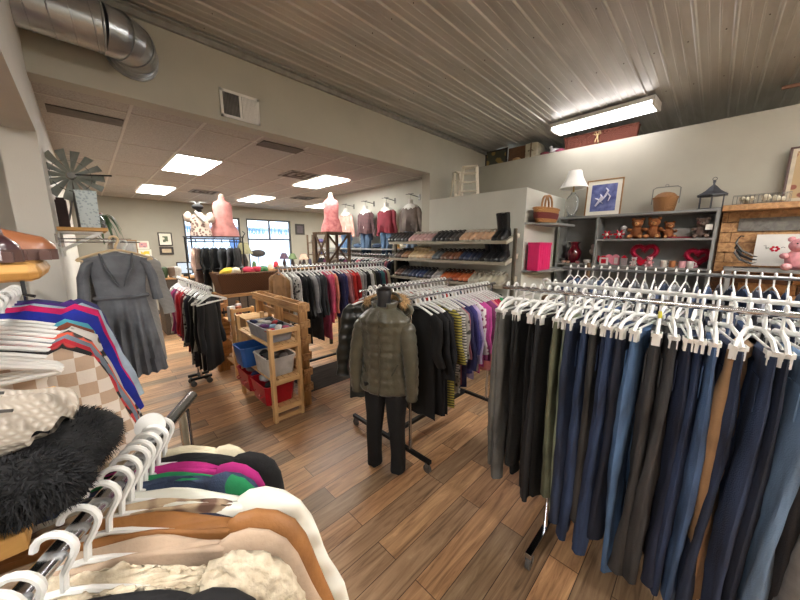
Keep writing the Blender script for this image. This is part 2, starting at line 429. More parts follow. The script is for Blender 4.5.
vent(1.175, 3.055, 'white air return grille on the wall over the wide opening')
dk = mat('ceiling_slot', (98, 90, 82), .8)
for (x0, x1, y0, y1, lab) in ((-.09, .39, 3.96, 4.17, 'dark slot vent in the tiled ceiling beside the left wall'), (1.52, 2.0, 3.62, 3.84, 'darker slot vent in the tiled ceiling right behind the header')):
    tag(MB().box(x0, x1, y0, y1, ZC - .012, ZC - .004).build('ceiling_vent', dk, smooth=False), lab, 'vent')
for (x, y, lab) in ((2.62, 4.95, 'square louvred ceiling diffuser beside the light near the outfits'), (1.95, 7.9, 'square ceiling diffuser between the two left rows of lights'), (3.9, 7.2, 'round grey ceiling diffuser in front of the shop windows')):
    t = thing('ceiling_diffuser', lab, 'vent', (x, y, ZC - .004))
    for k in range(4):
        a = .25 - k * .055
        m = MB(); m.box(-a, a, -a, -a + .03, -.012, 0).box(-a, a, a - .03, a, -.012, 0).box(-a, -a + .03, -a, a, -.012, 0).box(a - .03, a, -a, a, -.012, 0)
        m.build('louvre', mat('diffuser_grey', (150, 144, 136), .6) if k % 2 == 0 else dk, t, smooth=False)

# spiral duct with elbow going into the header wall
dm = mat('galvanised_duct', (188, 192, 194), .28, .85, var=.12, scale=5, kind='wood', rgb2=(150, 154, 158))
t = thing('air_duct', 'round galvanised spiral air duct with elbow turning into the wall', 'duct', (0, 3.0, 3.19))
R_ = .14
MB().tube([(-.14 + k * .05, 0, 0) for k in range(9)], R_, 32).build('duct_pipe', dm, t)
sp = MB(); nt_ = 4
sp.tube([(-.14 + .39 * k / 96, (R_ + .001) * math.cos(2 * PI * nt_ * k / 96), (R_ + .001) * math.sin(2 * PI * nt_ * k / 96)) for k in range(97)], .0045, 5)
sp.build('spiral_seam', dm, t)
def arc(a): return (.25 + .17 * math.sin(a), .17 - .17 * math.cos(a), 0)
MB().tube([arc(PI / 2 * k / 4) for k in range(5)] + [(.42, .27, 0)], R_ + .004, 32).build('elbow', dm, t, ang=12)
for q in (0.0, .33, .66, 1.0):
    a = PI / 2 * q; c = Vector(arc(a)); u = Vector((math.cos(a + PI / 2) * 0 - math.sin(a), math.cos(a), 0))
    MB().tube([c + u * ((R_ + .006) * math.cos(2 * PI * k / 32)) + Vector((0, 0, (R_ + .006) * math.sin(2 * PI * k / 32))) for k in range(32)], .005, 6, closed=True).build('seam_ring', dm, t)
MB().tube([(.42, .25, 0), (.42, .268, 0)], R_ + .02, 32).build('collar', dm, t)
tag(MB().tube([(5.5, -.3, 3.46), (5.55, -.75, 3.46)], .02, 8).build('ceiling_pipe', mat('pipe_rust', (150, 110, 90), .5, .3)), 'short reddish pipe under the metal ceiling at the right', 'pipe')
# ------------------------------------------------------------------ hangers and clothes
PLW = mat('hanger_white', (232, 232, 228), .35, var=.03)
PLG = mat('hanger_grey', (176, 180, 186), .3, .3)
WOODH = mat('hanger_wood', (190, 140, 90), .5, kind='wood')
CHR = mat('chrome', (200, 202, 206), .18, 1.0, var=.05)
STEEL = mat('steel_grey', (120, 120, 118), .4, .7)
BLK = mat('black_metal', (32, 32, 34), .45, .4)
def hook_pts(r=.023, drop=-.075):
    p = [(r * math.cos(a), 0, r * math.sin(a) - .004) for a in [PI * .97 - k * PI * 1.12 / 9 for k in range(10)]]
    return p + [(.004, 0, -.045), (0, 0, drop)]
def hanger_mesh(kind):
    m = MB()
    if kind == 'wire':
        m.tube(hook_pts(.018), .0022, 5)
        m.tube([(0, 0, -.07), (.2, 0, -.14), (.205, 0, -.15), (-.205, 0, -.15), (-.2, 0, -.14)], .0022, 5, closed=True)
        return m
    m.tube(hook_pts(), .005 if kind != 'fat' else .0078, 7)
    if kind == 'clip':
        m.tube([(-.17, 0, -.125), (-.12, 0, -.095), (0, 0, -.078), (.12, 0, -.095), (.17, 0, -.125)], .0075, 7, flat=1.3)
        m.tube([(-.17, 0, -.125), (.17, 0, -.125)], .005, 6)
        for sx in (-1, 1):
            x = sx * .14
            m.box(x - .018, x + .018, -.014, .014, -.172, -.118).box(x - .022, x + .022, -.018, .018, -.135, -.118)
    else:
        r = .0052 if kind != 'fat' else .0085
        m.tube([(-.2, 0, -.145), (-.19, 0, -.132), (-.1, 0, -.098), (-.03, 0, -.078), (0, 0, -.074), (.03, 0, -.078), (.1, 0, -.098), (.19, 0, -.132), (.2, 0, -.145)], r, 7, flat=1.0)
        m.tube([(-.2, 0, -.145), (.2, 0, -.145)], r * .85, 6)
    return m
_HM = {}
def hanger(loc, rz, label, group, kind='tube', m=PLW, tilt=0, s=1.0):
    k = (kind, m.name)
    if k not in _HM:
        o = hanger_mesh(kind).build('clothes_hanger', m); _HM[k] = o
    else:
        o = _HM[k].copy(); COL.objects.link(o)
    o.location = loc; o.rotation_euler = (tilt, 0, rz); o.scale = (s, s, s)
    return tag(o, label, 'hanger', group)

def shirt(name, m, label, cat, loc, rz, L=.62, W=.21, th=.022, sl=.5, group=None, collar=None, trim=None, sw=.062, flare=.03, neck=.06, seed=0, sang=.1, open_=0, parts=True, tilt=0, nu=22, puff=0, bumpy=0.0, top=-.09, shd=.45, sub=0):
    """garment on a hanger; x across the shoulders, y through the cloth, z=0 at the rail"""
    rg = random.Random(seed); ph = rg.uniform(0, 6); ph2 = rg.uniform(0, 6)
    t = thing(name, label, cat, loc, rz, group, rot=(tilt, 0, rz))
    n = 28; rings = []
    slope = .31
    zs = [0, .02, .06, .12, .2, .32, .46, .6, .74, .88, 1.0]
    for q in zs:
        w = W * (.97 - .06 * math.sin(PI * min(q * 1.6, 1))) + flare * q
        d = th * (shd + (1 - shd) * min(q * 5, 1)) + puff * (math.sin(q * PI * 9) ** 2) * .4
        ring = []
        for k in range(n):
            a = 2 * PI * k / n; c = math.cos(a); s_ = math.sin(a)
            x = w * math.copysign(abs(c) ** .8, c)
            fold = 1 + .35 * math.sin(x * 60 + ph + q * 3) * q + .25 * math.sin(x * 27 + ph2) * q
            y = d * s_ * fold + .012 * q * math.sin(x * 22 + ph) + bumpy * noise.noise(Vector((x * 20, s_ * 3, q * 12 + seed)))
            zz = top - slope * max(abs(x) - .03, 0) * (1 - q) - L * q
            if abs(x) < neck: zz -= (1 - q) ** 6 * (.055 if s_ < 0 else .02) * (1 - abs(x) / neck)
            zz += .012 * q * math.sin(x * 15 + ph2) + bumpy * .6 * noise.noise(Vector((x * 14, s_ * 2, q * 9 + seed)))
            ring.append((x, y, zz))
        rings.append(ring)
    MB().loft(rings).build('body', m, t, ang=60 if not sub else 150, sub=sub)
    if sl > 0:
        for sx in (-1, 1):
            x0 = sx * (W * .93); pts = []; rr = []
            zsh = top - slope * (W - .03)
            pts = [(sx * W * .74, 0, zsh + slope * W * .22 - .034), (sx * W * .9, 0, zsh + .012 - .026)]; rr = [.4, .75]
            for k in range(9):
                q = k / 8
                pts.append((x0 + sx * (.02 + sang * sl * q + .02 * math.sin(q * PI * .5) + .008 * math.sin(q * 5 + ph)), .01 * math.sin(q * 7 + ph2) * q * 2, zsh - .045 - sl * q * .97))
                rr.append((1 - .3 * q) * (1 + .06 * math.sin(k * 1.9 + ph) + puff * 5 * math.sin(k * 2.6)))
            ty = min(sw * .42, th * 1.15) if not puff or sub else .045
            rr = [r_ * ty for r_ in rr]; mm = MB().tube(pts, rr, 12, flat=sw / ty)
            # flatten through the cloth
            mm.v = [(p[0], p[1], p[2]) for p in mm.v]
            s_ = mm.build('sleeve', m, t, ang=60 if not sub else 150, sub=sub)
            if trim: MB().tube([Vector(pts[-1]) + Vector((0, 0, .02)), Vector(pts[-1]) - Vector((0, 0, .006))], rr[-1] * 1.05, 10, flat=sw / ty).build('cuff', trim, s_)
    if collar:
        MB().tube([(neck * math.cos(a), th * .8 * math.sin(a), top - .012 - (.012 if math.sin(a) < 0 else 0)) for a in [2 * PI * k / 16 for k in range(16)]], .010, 6, closed=True).build('collar', collar, t)
    return t

def trousers(name, m, label, loc, rz, L=1.08, W=.19, th=.02, group=None, seed=0, flare=0.0, band=None, tilt=0, cat='jeans', pock=True, twist=0):
    rg = random.Random(seed); ph = rg.uniform(0, 6); ph2 = rg.uniform(0, 6); amp = rg.uniform(.6, 1.2)
    t = thing(name, label, cat, loc, rz, group, rot=(tilt, 0, rz))
    top = -.15; n = 16
    for sx in (-1, 1):
        rings = []
        for k in range(15):
            q = k / 14
            if q < .25: a0 = -.004; a1 = W * (.9 + .5 * q)
            else: a0 = .004 + .02 * (q - .25); a1 = W * 1.02 - .045 * (q - .25) * (1 - flare * 6) - .01
            cx = sx * (a0 + a1) / 2; hw = (a1 - a0) / 2
            if q > .25: hw *= (1 - .16 * (q - .25)) 
            cx += .012 * q * math.sin(q * 4 + ph + sx)
            cy = .012 * q * math.sin(q * 5 + ph2 + sx * .6) + twist * q
            ring = []
            for j in range(n):
                a = 2 * PI * j / n; c = math.cos(a); s_ = math.sin(a)
                f_ = 1 + .42 * amp * math.sin(a * 3 + q * 6 + ph) * min(q * 3, 1) + .12 * math.sin(q * 34 + ph2 + a)
                ring.append((cx + hw * math.copysign(abs(c) ** .85, c), cy + th * (.75 + .35 * min(q * 4, 1)) * s_ * f_, top - L * q))
            rings.append(ring)
        MB().loft(rings).build('trouser_leg', m, t, ang=60)
    rings = []
    for z, k in ((top + .012, .985), (top - .03, 1.0)):
        rings.append([(W * .93 * k * math.cos(2 * PI * j / 20), (th * .95) * k * math.sin(2 * PI * j / 20), z) for j in range(20)])
    MB().loft(rings).build('waistband', band or m, t, ang=50)
    if pock:
        for sx in (-1, 1):
            MB().box(sx * .1 - .05, sx * .1 + .05, th * .92, th * 1.12, top - .2, top - .07).build('back_pocket', m, t, smooth=False, bevel=.002)
    return t

def rack_bar(mb, a, b, r=.014): mb.tube([a, b], r, 12)
def garment_rack(label, loc, rz, length, z, width=0.0, depth=.55, m=CHR, base=BLK, inset=.06, beam=True):
    """local x along the rails; rails at y=0 and y=width"""
    t = thing('clothes_rack', label, 'clothes rack', loc, rz)
    ys = [0] if not width else [0, width]
    for yy in ys: MB().tube([(0, yy, z), (length, yy, z)], .0135, 14).build('rail', m, t)
    for x in (inset, length - inset):
        for yy in ys: MB().tube([(x, yy, .1), (x, yy, z - .012)], .013, 12).build('upright', m, t)
        y0 = -depth / 2 if not width else -.22; y1 = depth / 2 if not width else width + .22
        MB().bar((x, y0, .1), (x, y1, .1), .035, .03).build('base_bar', base, t, smooth=False, bevel=.003)
        for yy in (y0 + .03, y1 - .03):
            c = MB().tube([(x - .012, yy, .035), (x + .012, yy, .035)], .034, 16).build('caster', mat('caster_grey', (90, 88, 86), .4), t)
            MB().box(x - .02, x + .02, yy - .012, yy + .012, .05, .09).build('caster_fork', STEEL, c, smooth=False)
    if beam: MB().bar((inset, ys[-1] / 2, .1), (length - inset, ys[-1] / 2, .1), .04, .03).build('base_beam', base, t, smooth=False, bevel=.003)
    return t

# ---- jeans rack (rails run away along Y)
RX1, RX2, RZ = 1.77, 2.30, 1.55
t = garment_rack('chrome double-rail rack on casters full of jeans hanging in the right foreground', (RX1, -.72, 0), PI / 2, 1.6, RZ, m=CHR, width=0, depth=.5, inset=.36, beam=False, base=CHR)
t2 = garment_rack('second chrome rack of jeans standing directly behind the front jeans rack', (RX2, -.8, 0), PI / 2, 1.62, RZ - .02, m=mat('white_rail', (225, 225, 222), .4), width=0, inset=.4, beam=False)
jc = [('grey wool trousers', (104, 104, 100), 0, .98), ('mid grey wool trousers', (92, 92, 90), 0, 1.05), ('black trousers', (26, 27, 29), 0, .98), ('charcoal leggings', (44, 45, 47), 0, .92), ('black leggings', (20, 21, 24), 0, 1.02),
      ('black jeans', (28, 29, 33), 1, 1.1), ('black slacks', (18, 19, 21), 0, 1.06), ('olive cargo trousers', (92, 96, 76), 0, .98), ('sage green trousers', (138, 146, 122), 0, 1.12), ('dark navy jeans', (26, 34, 58), 1, 1.12), ('navy jeans', (30, 44, 78), 1, 1.2),
      ('charcoal jeans', (48, 46, 46), 1, 1.05), ('indigo jeans', (24, 34, 64), 1, 1.2), ('dark blue jeans', (32, 48, 84), 1, 1.22), ('near-black navy jeans', (20, 26, 44), 1, 1.1), ('light washed blue jeans', (88, 122, 168), 1, 1.25), ('dark grey jeans', (62, 60, 60), 1, 1.2),
      ('faded black jeans', (52, 52, 54), 1, 1.2), ('deep indigo jeans', (22, 30, 56), 1, 1.16), ('navy blue jeans', (28, 40, 72), 1, 1.2), ('medium blue jeans', (70, 98, 140), 1, 1.22), ('dark navy jeans', (24, 32, 56), 1, 1.15), ('tan khaki trousers', (156, 122, 88), 0, 1.12), 
      ('dark indigo flared jeans', (28, 38, 64), 1, 1.2), ('plain navy jeans', (20, 28, 48), 1, 1.2), ('pale blue jeans', (120, 146, 176), 1, 1.2), ('black denim jeans', (26, 27, 32), 1, 1.15), ('mottled grey trousers', (124, 122, 120), 0, 1.2), ('black dress trousers', (24, 24, 26), 0, 1.1), ('cream trousers', (196, 186, 166), 0, 1.2),
      ('navy denim jeans', (28, 38, 66), 1, 1.15), ('charcoal slacks', (50, 50, 54), 0, 1.1), ('blue jeans', (54, 78, 122), 1, 1.15)]
y = .85; nn = len(jc)
import itertools
for i, (nm, c, dn, L) in enumerate(jc):
    random.seed(900 + i)
    m = denim(c, .45 if sum(c) > 110 else .2) if dn else fab(c)
    a = rnd(-.2, .2)
    lab = '%s, %s from the left on the front jeans rack' % (nm, ORD[i])
    trousers('jeans' if dn else 'trousers', m, lab, (RX1 + rnd(-.01, .02), y, RZ + .012), a, L=L, th=rnd(.018, .026) if 'tan' not in nm else .034, seed=i, flare=.08 if 'flared' in nm else 0, cat='jeans' if dn else 'trousers', twist=rnd(-.02, .02), pock=bool(dn))
    hanger((RX1, y, RZ + .012), a, 'white plastic clip hanger on the front jeans rack', 'white clip hangers on the front jeans rack', 'clip')
    y -= .0435 if i > 2 else .05
tag(MB().box(-.012, .012, -.003, .003, -.03, 0).build('size_tag', mat('tag_yellow', (225, 215, 60), .5), loc=(RX1 - .06, .13, RZ - .03), rot=(0, .2, .4), smooth=False), 'small yellow size tag among the hangers of the front jeans rack', 'tag')

j2 = [('dark blue jeans', (30, 42, 72)), ('black jeans', (26, 27, 30)), ('mid blue jeans', (62, 88, 130)), ('navy jeans', (26, 34, 60)), ('grey jeans', (84, 86, 90)), ('indigo jeans', (28, 38, 70))]
y = .76
for i in range(25):
    random.seed(400 + i); nm, c = j2[(i * 5 + i // 3) % 6]
    a = rnd(-.1, .1); z = RZ - .008
    trousers('jeans', denim(c, .25), '%s, %s from the left on the second jeans rack' % (nm, ORD[i]), (RX2, y, z), a, L=rnd(.95, 1.1), th=.02, seed=300 + i)
    hanger((RX2, y, z), a, 'white plastic clip hanger on the second jeans rack', 'white clip hangers on the second jeans rack', 'clip')
    y -= .061
# two bare hangers parked at its left end
for k, yy in enumerate((.62, .79)):
    hanger((RX2, yy + .03, RZ - .008), PI / 2 * .8 + k * .3, ('empty white hanger turned sideways at the left end of the second jeans rack', 'empty white hanger turned sideways beside the first jeans of the second rack')[k], None, 'fat')

# third rack, jackets and denim skirts behind
RX3 = 3.2; Z3 = 1.585
garment_rack('low grey rack of denim skirts and jackets behind both jeans racks', (RX3, -.75, 0), PI / 2, 1.75, Z3, m=mat('rail_grey', (150, 152, 154), .3, .8))
y = .93
sk = [('dark navy denim top', (36, 44, 66)), ('washed grey denim top', (120, 124, 132)), ('black denim top', (34, 34, 38)), ('blue denim top', (66, 84, 116)), ('pale grey denim top', (168, 170, 174))]
for i in range(26):
    random.seed(500 + i); nm, c = sk[(i * 3 + i // 4) % 5]; a = rnd(-.1, .1); z = Z3 + .012
    shirt('shirt', denim(c, .3), '%s, %s from the left on the third jeans rack' % (nm, ORD[i]), 'shirt', (RX3, y, z), a, L=rnd(.5, .62), sl=.35, seed=i + 40, th=.018, sw=.05)
    hanger((RX3, y, z), a, 'white plastic hanger on the third rack behind the jeans', 'white hangers on the third rack', 'tube')
    y -= .062

# ---- middle rack with two rails
MX0, MY1, MY2, MZ = 1.66, 1.60, 2.16, 1.40
garment_rack('double-rail rack on a dark wheeled base in the middle of the shop, full of tops', (MX0, MY1, 0), 0, 1.36, MZ, width=MY2 - MY1)
mid = [('black shirt', (26, 27, 29)), ('black blouse', (22, 22, 26)), ('black cardigan', (30, 31, 35)), ('black long top', (20, 21, 24)), ('yellow and black striped top', (176, 164, 70), 'stripe', (44, 44, 40)), ('white and black striped top', (210, 206, 200), 'stripe', (40, 38, 38)), ('grey patterned top', (150, 146, 140), 'blotch', (60, 58, 56)),
       ('mauve blouse', (152, 86, 96)), ('navy top', (44, 46, 92)), ('indigo blouse', (64, 58, 120)), ('lavender shirt', (186, 166, 206)), ('white patterned blouse', (214, 206, 204), 'blotch', (130, 60, 90)), ('magenta top', (188, 66, 146)), ('bright pink top', (204, 84, 158)), ('plum top', (120, 48, 92)), ('purple sweater', (140, 60, 120)),
       ('salmon pink blouse', (222, 140, 140)), ('raspberry top', (190, 44, 84)), ('crimson top', (160, 40, 58)), ('green blouse', (40, 158, 96)), ('grey striped shirt', (150, 150, 150), 'stripe', (80, 80, 84))]
x = MX0 + .12
for i, e in enumerate(mid):
    random.seed(700 + i); a = PI / 2 + rnd(-.12, .12); z = MZ + .012
    m = fab(e[1], kind=e[2], rgb2=e[3], scale=14 if e[2] == 'stripe' else 26) if len(e) > 2 else fab(e[1])
    shirt('shirt', m, '%s, %s behind the mannequin on the middle rack front rail' % (e[0], ORD[i]), 'shirt', (x, MY1, z), a, L=rnd(.58, .78) if i > 4 else .88, sl=rnd(.3, .52), seed=60 + i, th=.022, W=.2, collar=m if i % 3 == 0 else None)
    hanger((x, MY1, z), a, 'white plastic hanger on the front rail of the middle rack', 'white hangers on the front rail of the middle rack', 'fat')
    x += .054
m2 = [('red top', (206, 60, 56)), ('white blouse', (214, 210, 204)), ('coral top', (226, 110, 96)), ('black top', (30, 30, 33)), ('grey top', (120, 120, 124)), ('striped top', (200, 196, 192), 'stripe', (50, 50, 60)), ('cream top', (218, 206, 186)), ('red floral top', (196, 60, 60), 'blotch', (220, 190, 170))]
x = MX0 + .12
for i in range(20):
    random.seed(760 + i); e = m2[(i * 3 + i // 5) % 8]; a = PI / 2 + rnd(-.1, .1); z = MZ + .012
    m = fab(e[1], kind=e[2], rgb2=e[3], scale=18) if len(e) > 2 else fab(e[1])
    shirt('shirt', m, '%s, %s from the near end of the middle rack back rail' % (e[0], ORD[i]), 'shirt', (x, MY2, z), a, L=.65, sl=.35, seed=160 + i, th=.02)
    hanger((x, MY2, z), a, 'white plastic hanger on the back rail of the middle rack', 'white hangers on the back rail of the middle rack', 'fat')
    x += .058
# dark folded scarf and hats lying on the middle rack are skipped: only what the photo shows

# ---- long back rack beyond the header
BX0, BY, BZ = 1.72, 4.05, 1.50
garment_rack('long chrome rack of tops on the far side of the wooden pallet', (BX0, BY, 0), 0, 1.95, BZ)
bk = [('brown camel top', (150, 112, 72)), ('off-white blouse', (206, 202, 192)), ('black and white top', (180, 178, 174), 'blotch', (30, 30, 30)), ('white blouse', (214, 212, 208)), ('black sweater', (26, 26, 28)), ('black long cardigan', (22, 23, 25)), ('light grey sweater', (168, 168, 170)), ('slate cardigan', (92, 94, 100)), ('charcoal cardigan', (56, 58, 62)), ('dark grey top', (70, 72, 76)),
      ('rose pink cardigan', (214, 92, 124)), ('hot pink top', (222, 84, 120)), ('peach blouse', (232, 150, 122)), ('navy cardigan', (40, 42, 84)), ('indigo top', (58, 56, 110)), ('dusty pink top', (196, 128, 132)), ('rosewood top', (160, 78, 84)), ('scarlet top', (216, 56, 50)), ('red sweater', (190, 44, 46)), ('light grey tee', (176, 176, 174)), ('grey marled top', (140, 140, 142)),
      ('black tee', (30, 31, 34)), ('white tee', (212, 210, 206)), ('olive tee', (92, 92, 70)), ('black blouse', (24, 24, 27)), ('navy tee', (34, 38, 66)), ('teal tee', (50, 104, 110)), ('burgundy tee', (104, 36, 48)), ('sand tee', (186, 168, 140)), ('black vest top', (20, 21, 23))]
x = BX0 + .05
for i, e in enumerate(bk):
    random.seed(800 + i); a = PI / 2 + rnd(-.1, .1); z = BZ + .012
    m = fab(e[1], kind=e[2], rgb2=e[3], scale=26) if len(e) > 2 else fab(e[1])
    wood = i in (0,)
    shirt('shirt', m, '%s, %s from the left on the long back rack' % (e[0], ORD[i]), 'shirt', (x, BY, z), a, L=rnd(.6, .75) if i not in (4, 5, 8, 10) else .98, sl=rnd(.42, .55), seed=260 + i, th=.022)
    hanger((x, BY, z), a, 'wooden hanger at the left end of the long back rack' if wood else 'white plastic hanger on the long back rack', None if wood else 'white hangers on the long back rack', 'fat', WOODH if wood else PLW)
    x += .0635

# ---- left rack beyond the header, rail along Y
LX, LY0, LZ = .86, 3.62, 1.34
garment_rack('short rack of red, white and black tops beside the left aisle', (LX, LY0, 0), PI / 2, 1.95, LZ, inset=.9, depth=.24)
lf = [('black jacket', (24, 24, 26)), ('black cardigan', (30, 31, 34)), ('black pleated top', (22, 23, 26)), ('black coat', (28, 29, 31)), ('grey blouse', (150, 148, 144)), ('black tunic', (26, 26, 28)), ('pale grey top', (176, 174, 170)), ('dark navy blouse', (36, 36, 50)), ('black and white top', (140, 138, 134), 'blotch', (30, 30, 30)), ('white top', (206, 202, 196)), ('deep red top', (120, 28, 40)), ('bright red sweater', (196, 30, 44)), ('crimson sweater', (176, 28, 48)),
      ('wine cardigan', (112, 30, 50)), ('pink top', (206, 130, 150)), ('plum cardigan', (110, 44, 92)), ('magenta top', (170, 50, 110)), ('light grey sweater', (178, 176, 170)), ('grey cardigan', (150, 150, 146)), ('white fleece', (206, 204, 198))]
y = LY0 + .14
lf = lf[:2] + lf[4:5] + lf[2:3] + lf[6:]
for k in range(2): hanger((LX, LY0 + .04 + .045 * k, LZ + .012), rnd(.4, .7), 'empty white plastic hanger at the near end of the short left rack', 'empty white hangers on the short left rack', 'fat')
for i, e in enumerate(lf):
    random.seed(850 + i); a = .85 + rnd(-.1, .1); z = LZ + .012
    m = fab(e[1], kind=e[2], rgb2=e[3], scale=26) if len(e) > 2 else fab(e[1])
    shirt('shirt', m, '%s, %s from the near end of the short left rack' % (e[0], ORD[i]), 'shirt', (LX, y, z), a, L=rnd(.72, .85) if i < 10 else rnd(.6, .7), sl=rnd(.45, .55), seed=460 + i, th=.028, W=.165)
    hanger((LX, y, z), a, 'white plastic hanger on the short left rack', 'white hangers on the short left rack', 'fat')
    y += .088

# ---- rail along the outfits wall
SX, SZ = 4.0, 1.62
t = thing('wall_rail', 'long rail of dark and plum tops under the hanging outfits', 'clothes rail', (SX, 3.9, SZ))
MB().tube([(0, 0, 0), (0, 2.7, 0)], .014, 12).build('rail', CHR, t)
for yy in (.1, 1.35, 2.6): MB().bar((0, yy, 0), (.29, yy, -.02), .02, .02).build('bracket', STEEL, t, smooth=False)
MB().box(-.12, .28, -.1, 2.75, .09, .115).build('top_shelf', mat('shelf_grey', (150, 152, 150), .5), t, smooth=False)
y = 3.98
sc_ = [('black top', (26, 26, 29)), ('plum top', (92, 36, 70)), ('maroon top', (88, 30, 42)), ('charcoal top', (60, 60, 64)), ('rose top', (190, 110, 120)), ('navy top', (38, 42, 68))]
for i in range(26):
    random.seed(880 + i); nm, c = sc_[(i * 5 + i // 4) % 6]; a = rnd(-.1, .1); z = SZ + .012
    shirt('shirt', fab(c), '%s, %s from the right on the outfits wall rail' % (nm, ORD[i]), 'shirt', (SX, y, z), a, L=.6, sl=.35, seed=560 + i, th=.022, W=.19)
    hanger((SX, y, z), a, 'white plastic hanger on the rail under the hanging outfits', 'white hangers on the outfits wall rail', 'fat')
    y += .1

# ---- left near rack in the side opening
NX, NY0, NZ = -.3, 1.25, 1.55
garment_rack('chrome rack of bright tops in the opening at the left', (NX, NY0, 0), PI / 2, 1.75, NZ)
nr = [('cream and tan plaid shirt', (222, 212, 200), 'check', (190, 164, 140), .6, 22), ('black, red and white patterned top', (46, 44, 46), 'blotch', (190, 60, 60), .6, 20), ('bright red top', (200, 44, 58), None, None, .6, 0), ('grey blue sweater', (122, 136, 150), None, None, .62, 0), ('coral patterned blouse', (210, 90, 66), 'blotch', (60, 56, 54), .62, 16),
      ('black and white snake print top', (190, 186, 180), 'blotch', (36, 36, 38), .62, 22), ('rust brown top', (130, 66, 42), None, None, .66, 0), ('teal blue blouse', (80, 170, 190), None, None, .5, 0), ('royal blue sweater', (28, 44, 160), None, None, .8, 0), ('hot pink jacket', (222, 28, 106), None, None, .66, 0), ('pale blue shirt', (184, 206, 222), None, None, .82, 0), ('purple top', (86, 50, 140), None, None, .6, 0), ('dark periwinkle shirt', (70, 70, 122), None, None, .72, 0)]
y = 1.5
for i, (nm, c, kd, c2, L, scl) in enumerate(nr):
    random.seed(950 + i); a = rnd(-.06, .06); z = NZ + .012
    m = fab(c, kind=kd, rgb2=c2, scale=scl) if kd else fab(c)
    shirt('shirt', m, '%s, %s from the near end of the left opening rack' % (nm, ORD[i]), 'shirt', (NX, y, z), a, L=L, sl=.55 if i not in (2, 7) else .2, seed=660 + i, th=.035, W=(.2, .2, .2, .205, .205, .215, .2, .19, .225, .225, .25, .2, .235)[i], sang=.22, sw=.075, bumpy=.01, top=-.05 if i > 7 else -.085)
    hanger((NX, y, z), a, 'white plastic hanger on the rack in the left opening', 'white hangers in the left opening', 'fat')
    y += .082 + {8: .10, 7: .05, 11: .03}.get(i, 0)
for k in range(3):
    hanger((NX, 1.36 + k * .05, NZ + .012), rnd(-.2, .2) , 'empty white plastic hanger at the near end of the left opening rack', 'empty white hangers at the near end of the left rack', 'fat')

# ---- grey wrap dress hanging in front of the pillar shelf, second dress behind
dg = fab((112, 116, 122)); 
def dress(label, m, loc, rz, L, W, seed, seg=True):
    t = thing('dress', label, 'dress', loc, rz)
    rg = random.Random(seed); rings = []; n = 120
    for q in [0, .03, .08, .15, .25, .33, .36, .42, .52, .64, .76, .88, 1]:
        w = W * (1 - .22 * math.sin(PI * min(q / .36, 1) * .5)) if q < .36 else W * (.78 + .42 * (q - .36) / .64)
        d = .035 + (.05 * (q - .36) if q > .36 else 0)
        ring = []
        for k in range(n):
            a = 2 * PI * k / n; c = math.cos(a); s_ = math.sin(a); x = w * c
            pl = .5 * math.sin(x * 110) * max(0, min(1, (q - .34) * 6))
            zz = -.085 - .3 * abs(x) * max(0, 1 - q * 2) - L * q
            if s_ < .2 and abs(x) < .1 and q < .16: zz -= (.16 - q) * 1.9 * (1 - abs(x) / .1)
            ring.append((x, d * s_ * (1 + pl), zz))
        rings.append(ring)
    MB().loft(rings).build('dress_body', m, t, ang=70)
    for sx in (-1, 1):
        MB().tube([(sx * (W * .74), 0, -.15), (sx * (W * .93), 0, -.18), (sx * (W + .012), -.01, -.26), (sx * (W + .02), -.015, -.36), (sx * (W + .028), -.015, -.44)], [.03, .045, .052, .052, .056], 12, flat=.6).build('sleeve', m, t)
        MB().tube([(sx * .085, -.02, -.1), (sx * .07, -.044, -.2), (sx * .015, -.05, -.33)], [.02, .028, .012], 8, flat=.35).build('lapel', m, t)
    MB().tube([(.86 * W * .95 * math.cos(2 * PI * k / 24), .04 * math.sin(2 * PI * k / 24), -.085 - L * .35) for k in range(24)], .016, 6, closed=True).build('waist_tie', m, t)
    return t
dress('grey cotton wrap dress with pleated skirt hanging below the pillar shelf', dg, (.145, 2.98, 1.84), .0, .92, .172, 3)
hanger((.145, 2.98, 1.84), .0, 'pale wooden hanger holding the grey wrap dress', None, 'fat', mat('hanger_beech', (214, 190, 150), .5, kind='wood'))
shirt('robe', fab((168, 168, 166), kind='stripe', rgb2=(134, 134, 132), scale=30), 'light grey striped robe hanging right behind the grey wrap dress', 'robe', (.2, 3.15, 1.82), .2, L=.9, sl=.42, W=.16, sang=.1, seed=5)
hanger((.2, 3.15, 1.82), .2, 'white hanger holding the striped grey robe behind the grey dress', None, 'fat')
t = thing('wall_hook_rail', 'short metal rail under the pillar shelf holding the dress hangers', 'rail', (-.12, 2.98, 1.84))
MB().tube([(0, 0, 0), (.36, 0, 0)], .004, 8).build('rail', CHR, t)
MB().tube([(0, .17, -.02), (.42, .17, -.02)], .004, 8).build('rail', CHR, t)
for y_, z_ in ((0, 0), (.17, -.02)): MB().box(-.01, .002, y_ - .02, y_ + .02, z_ - .03, z_ + .03).build('wall_plate', CHR, t, smooth=False)
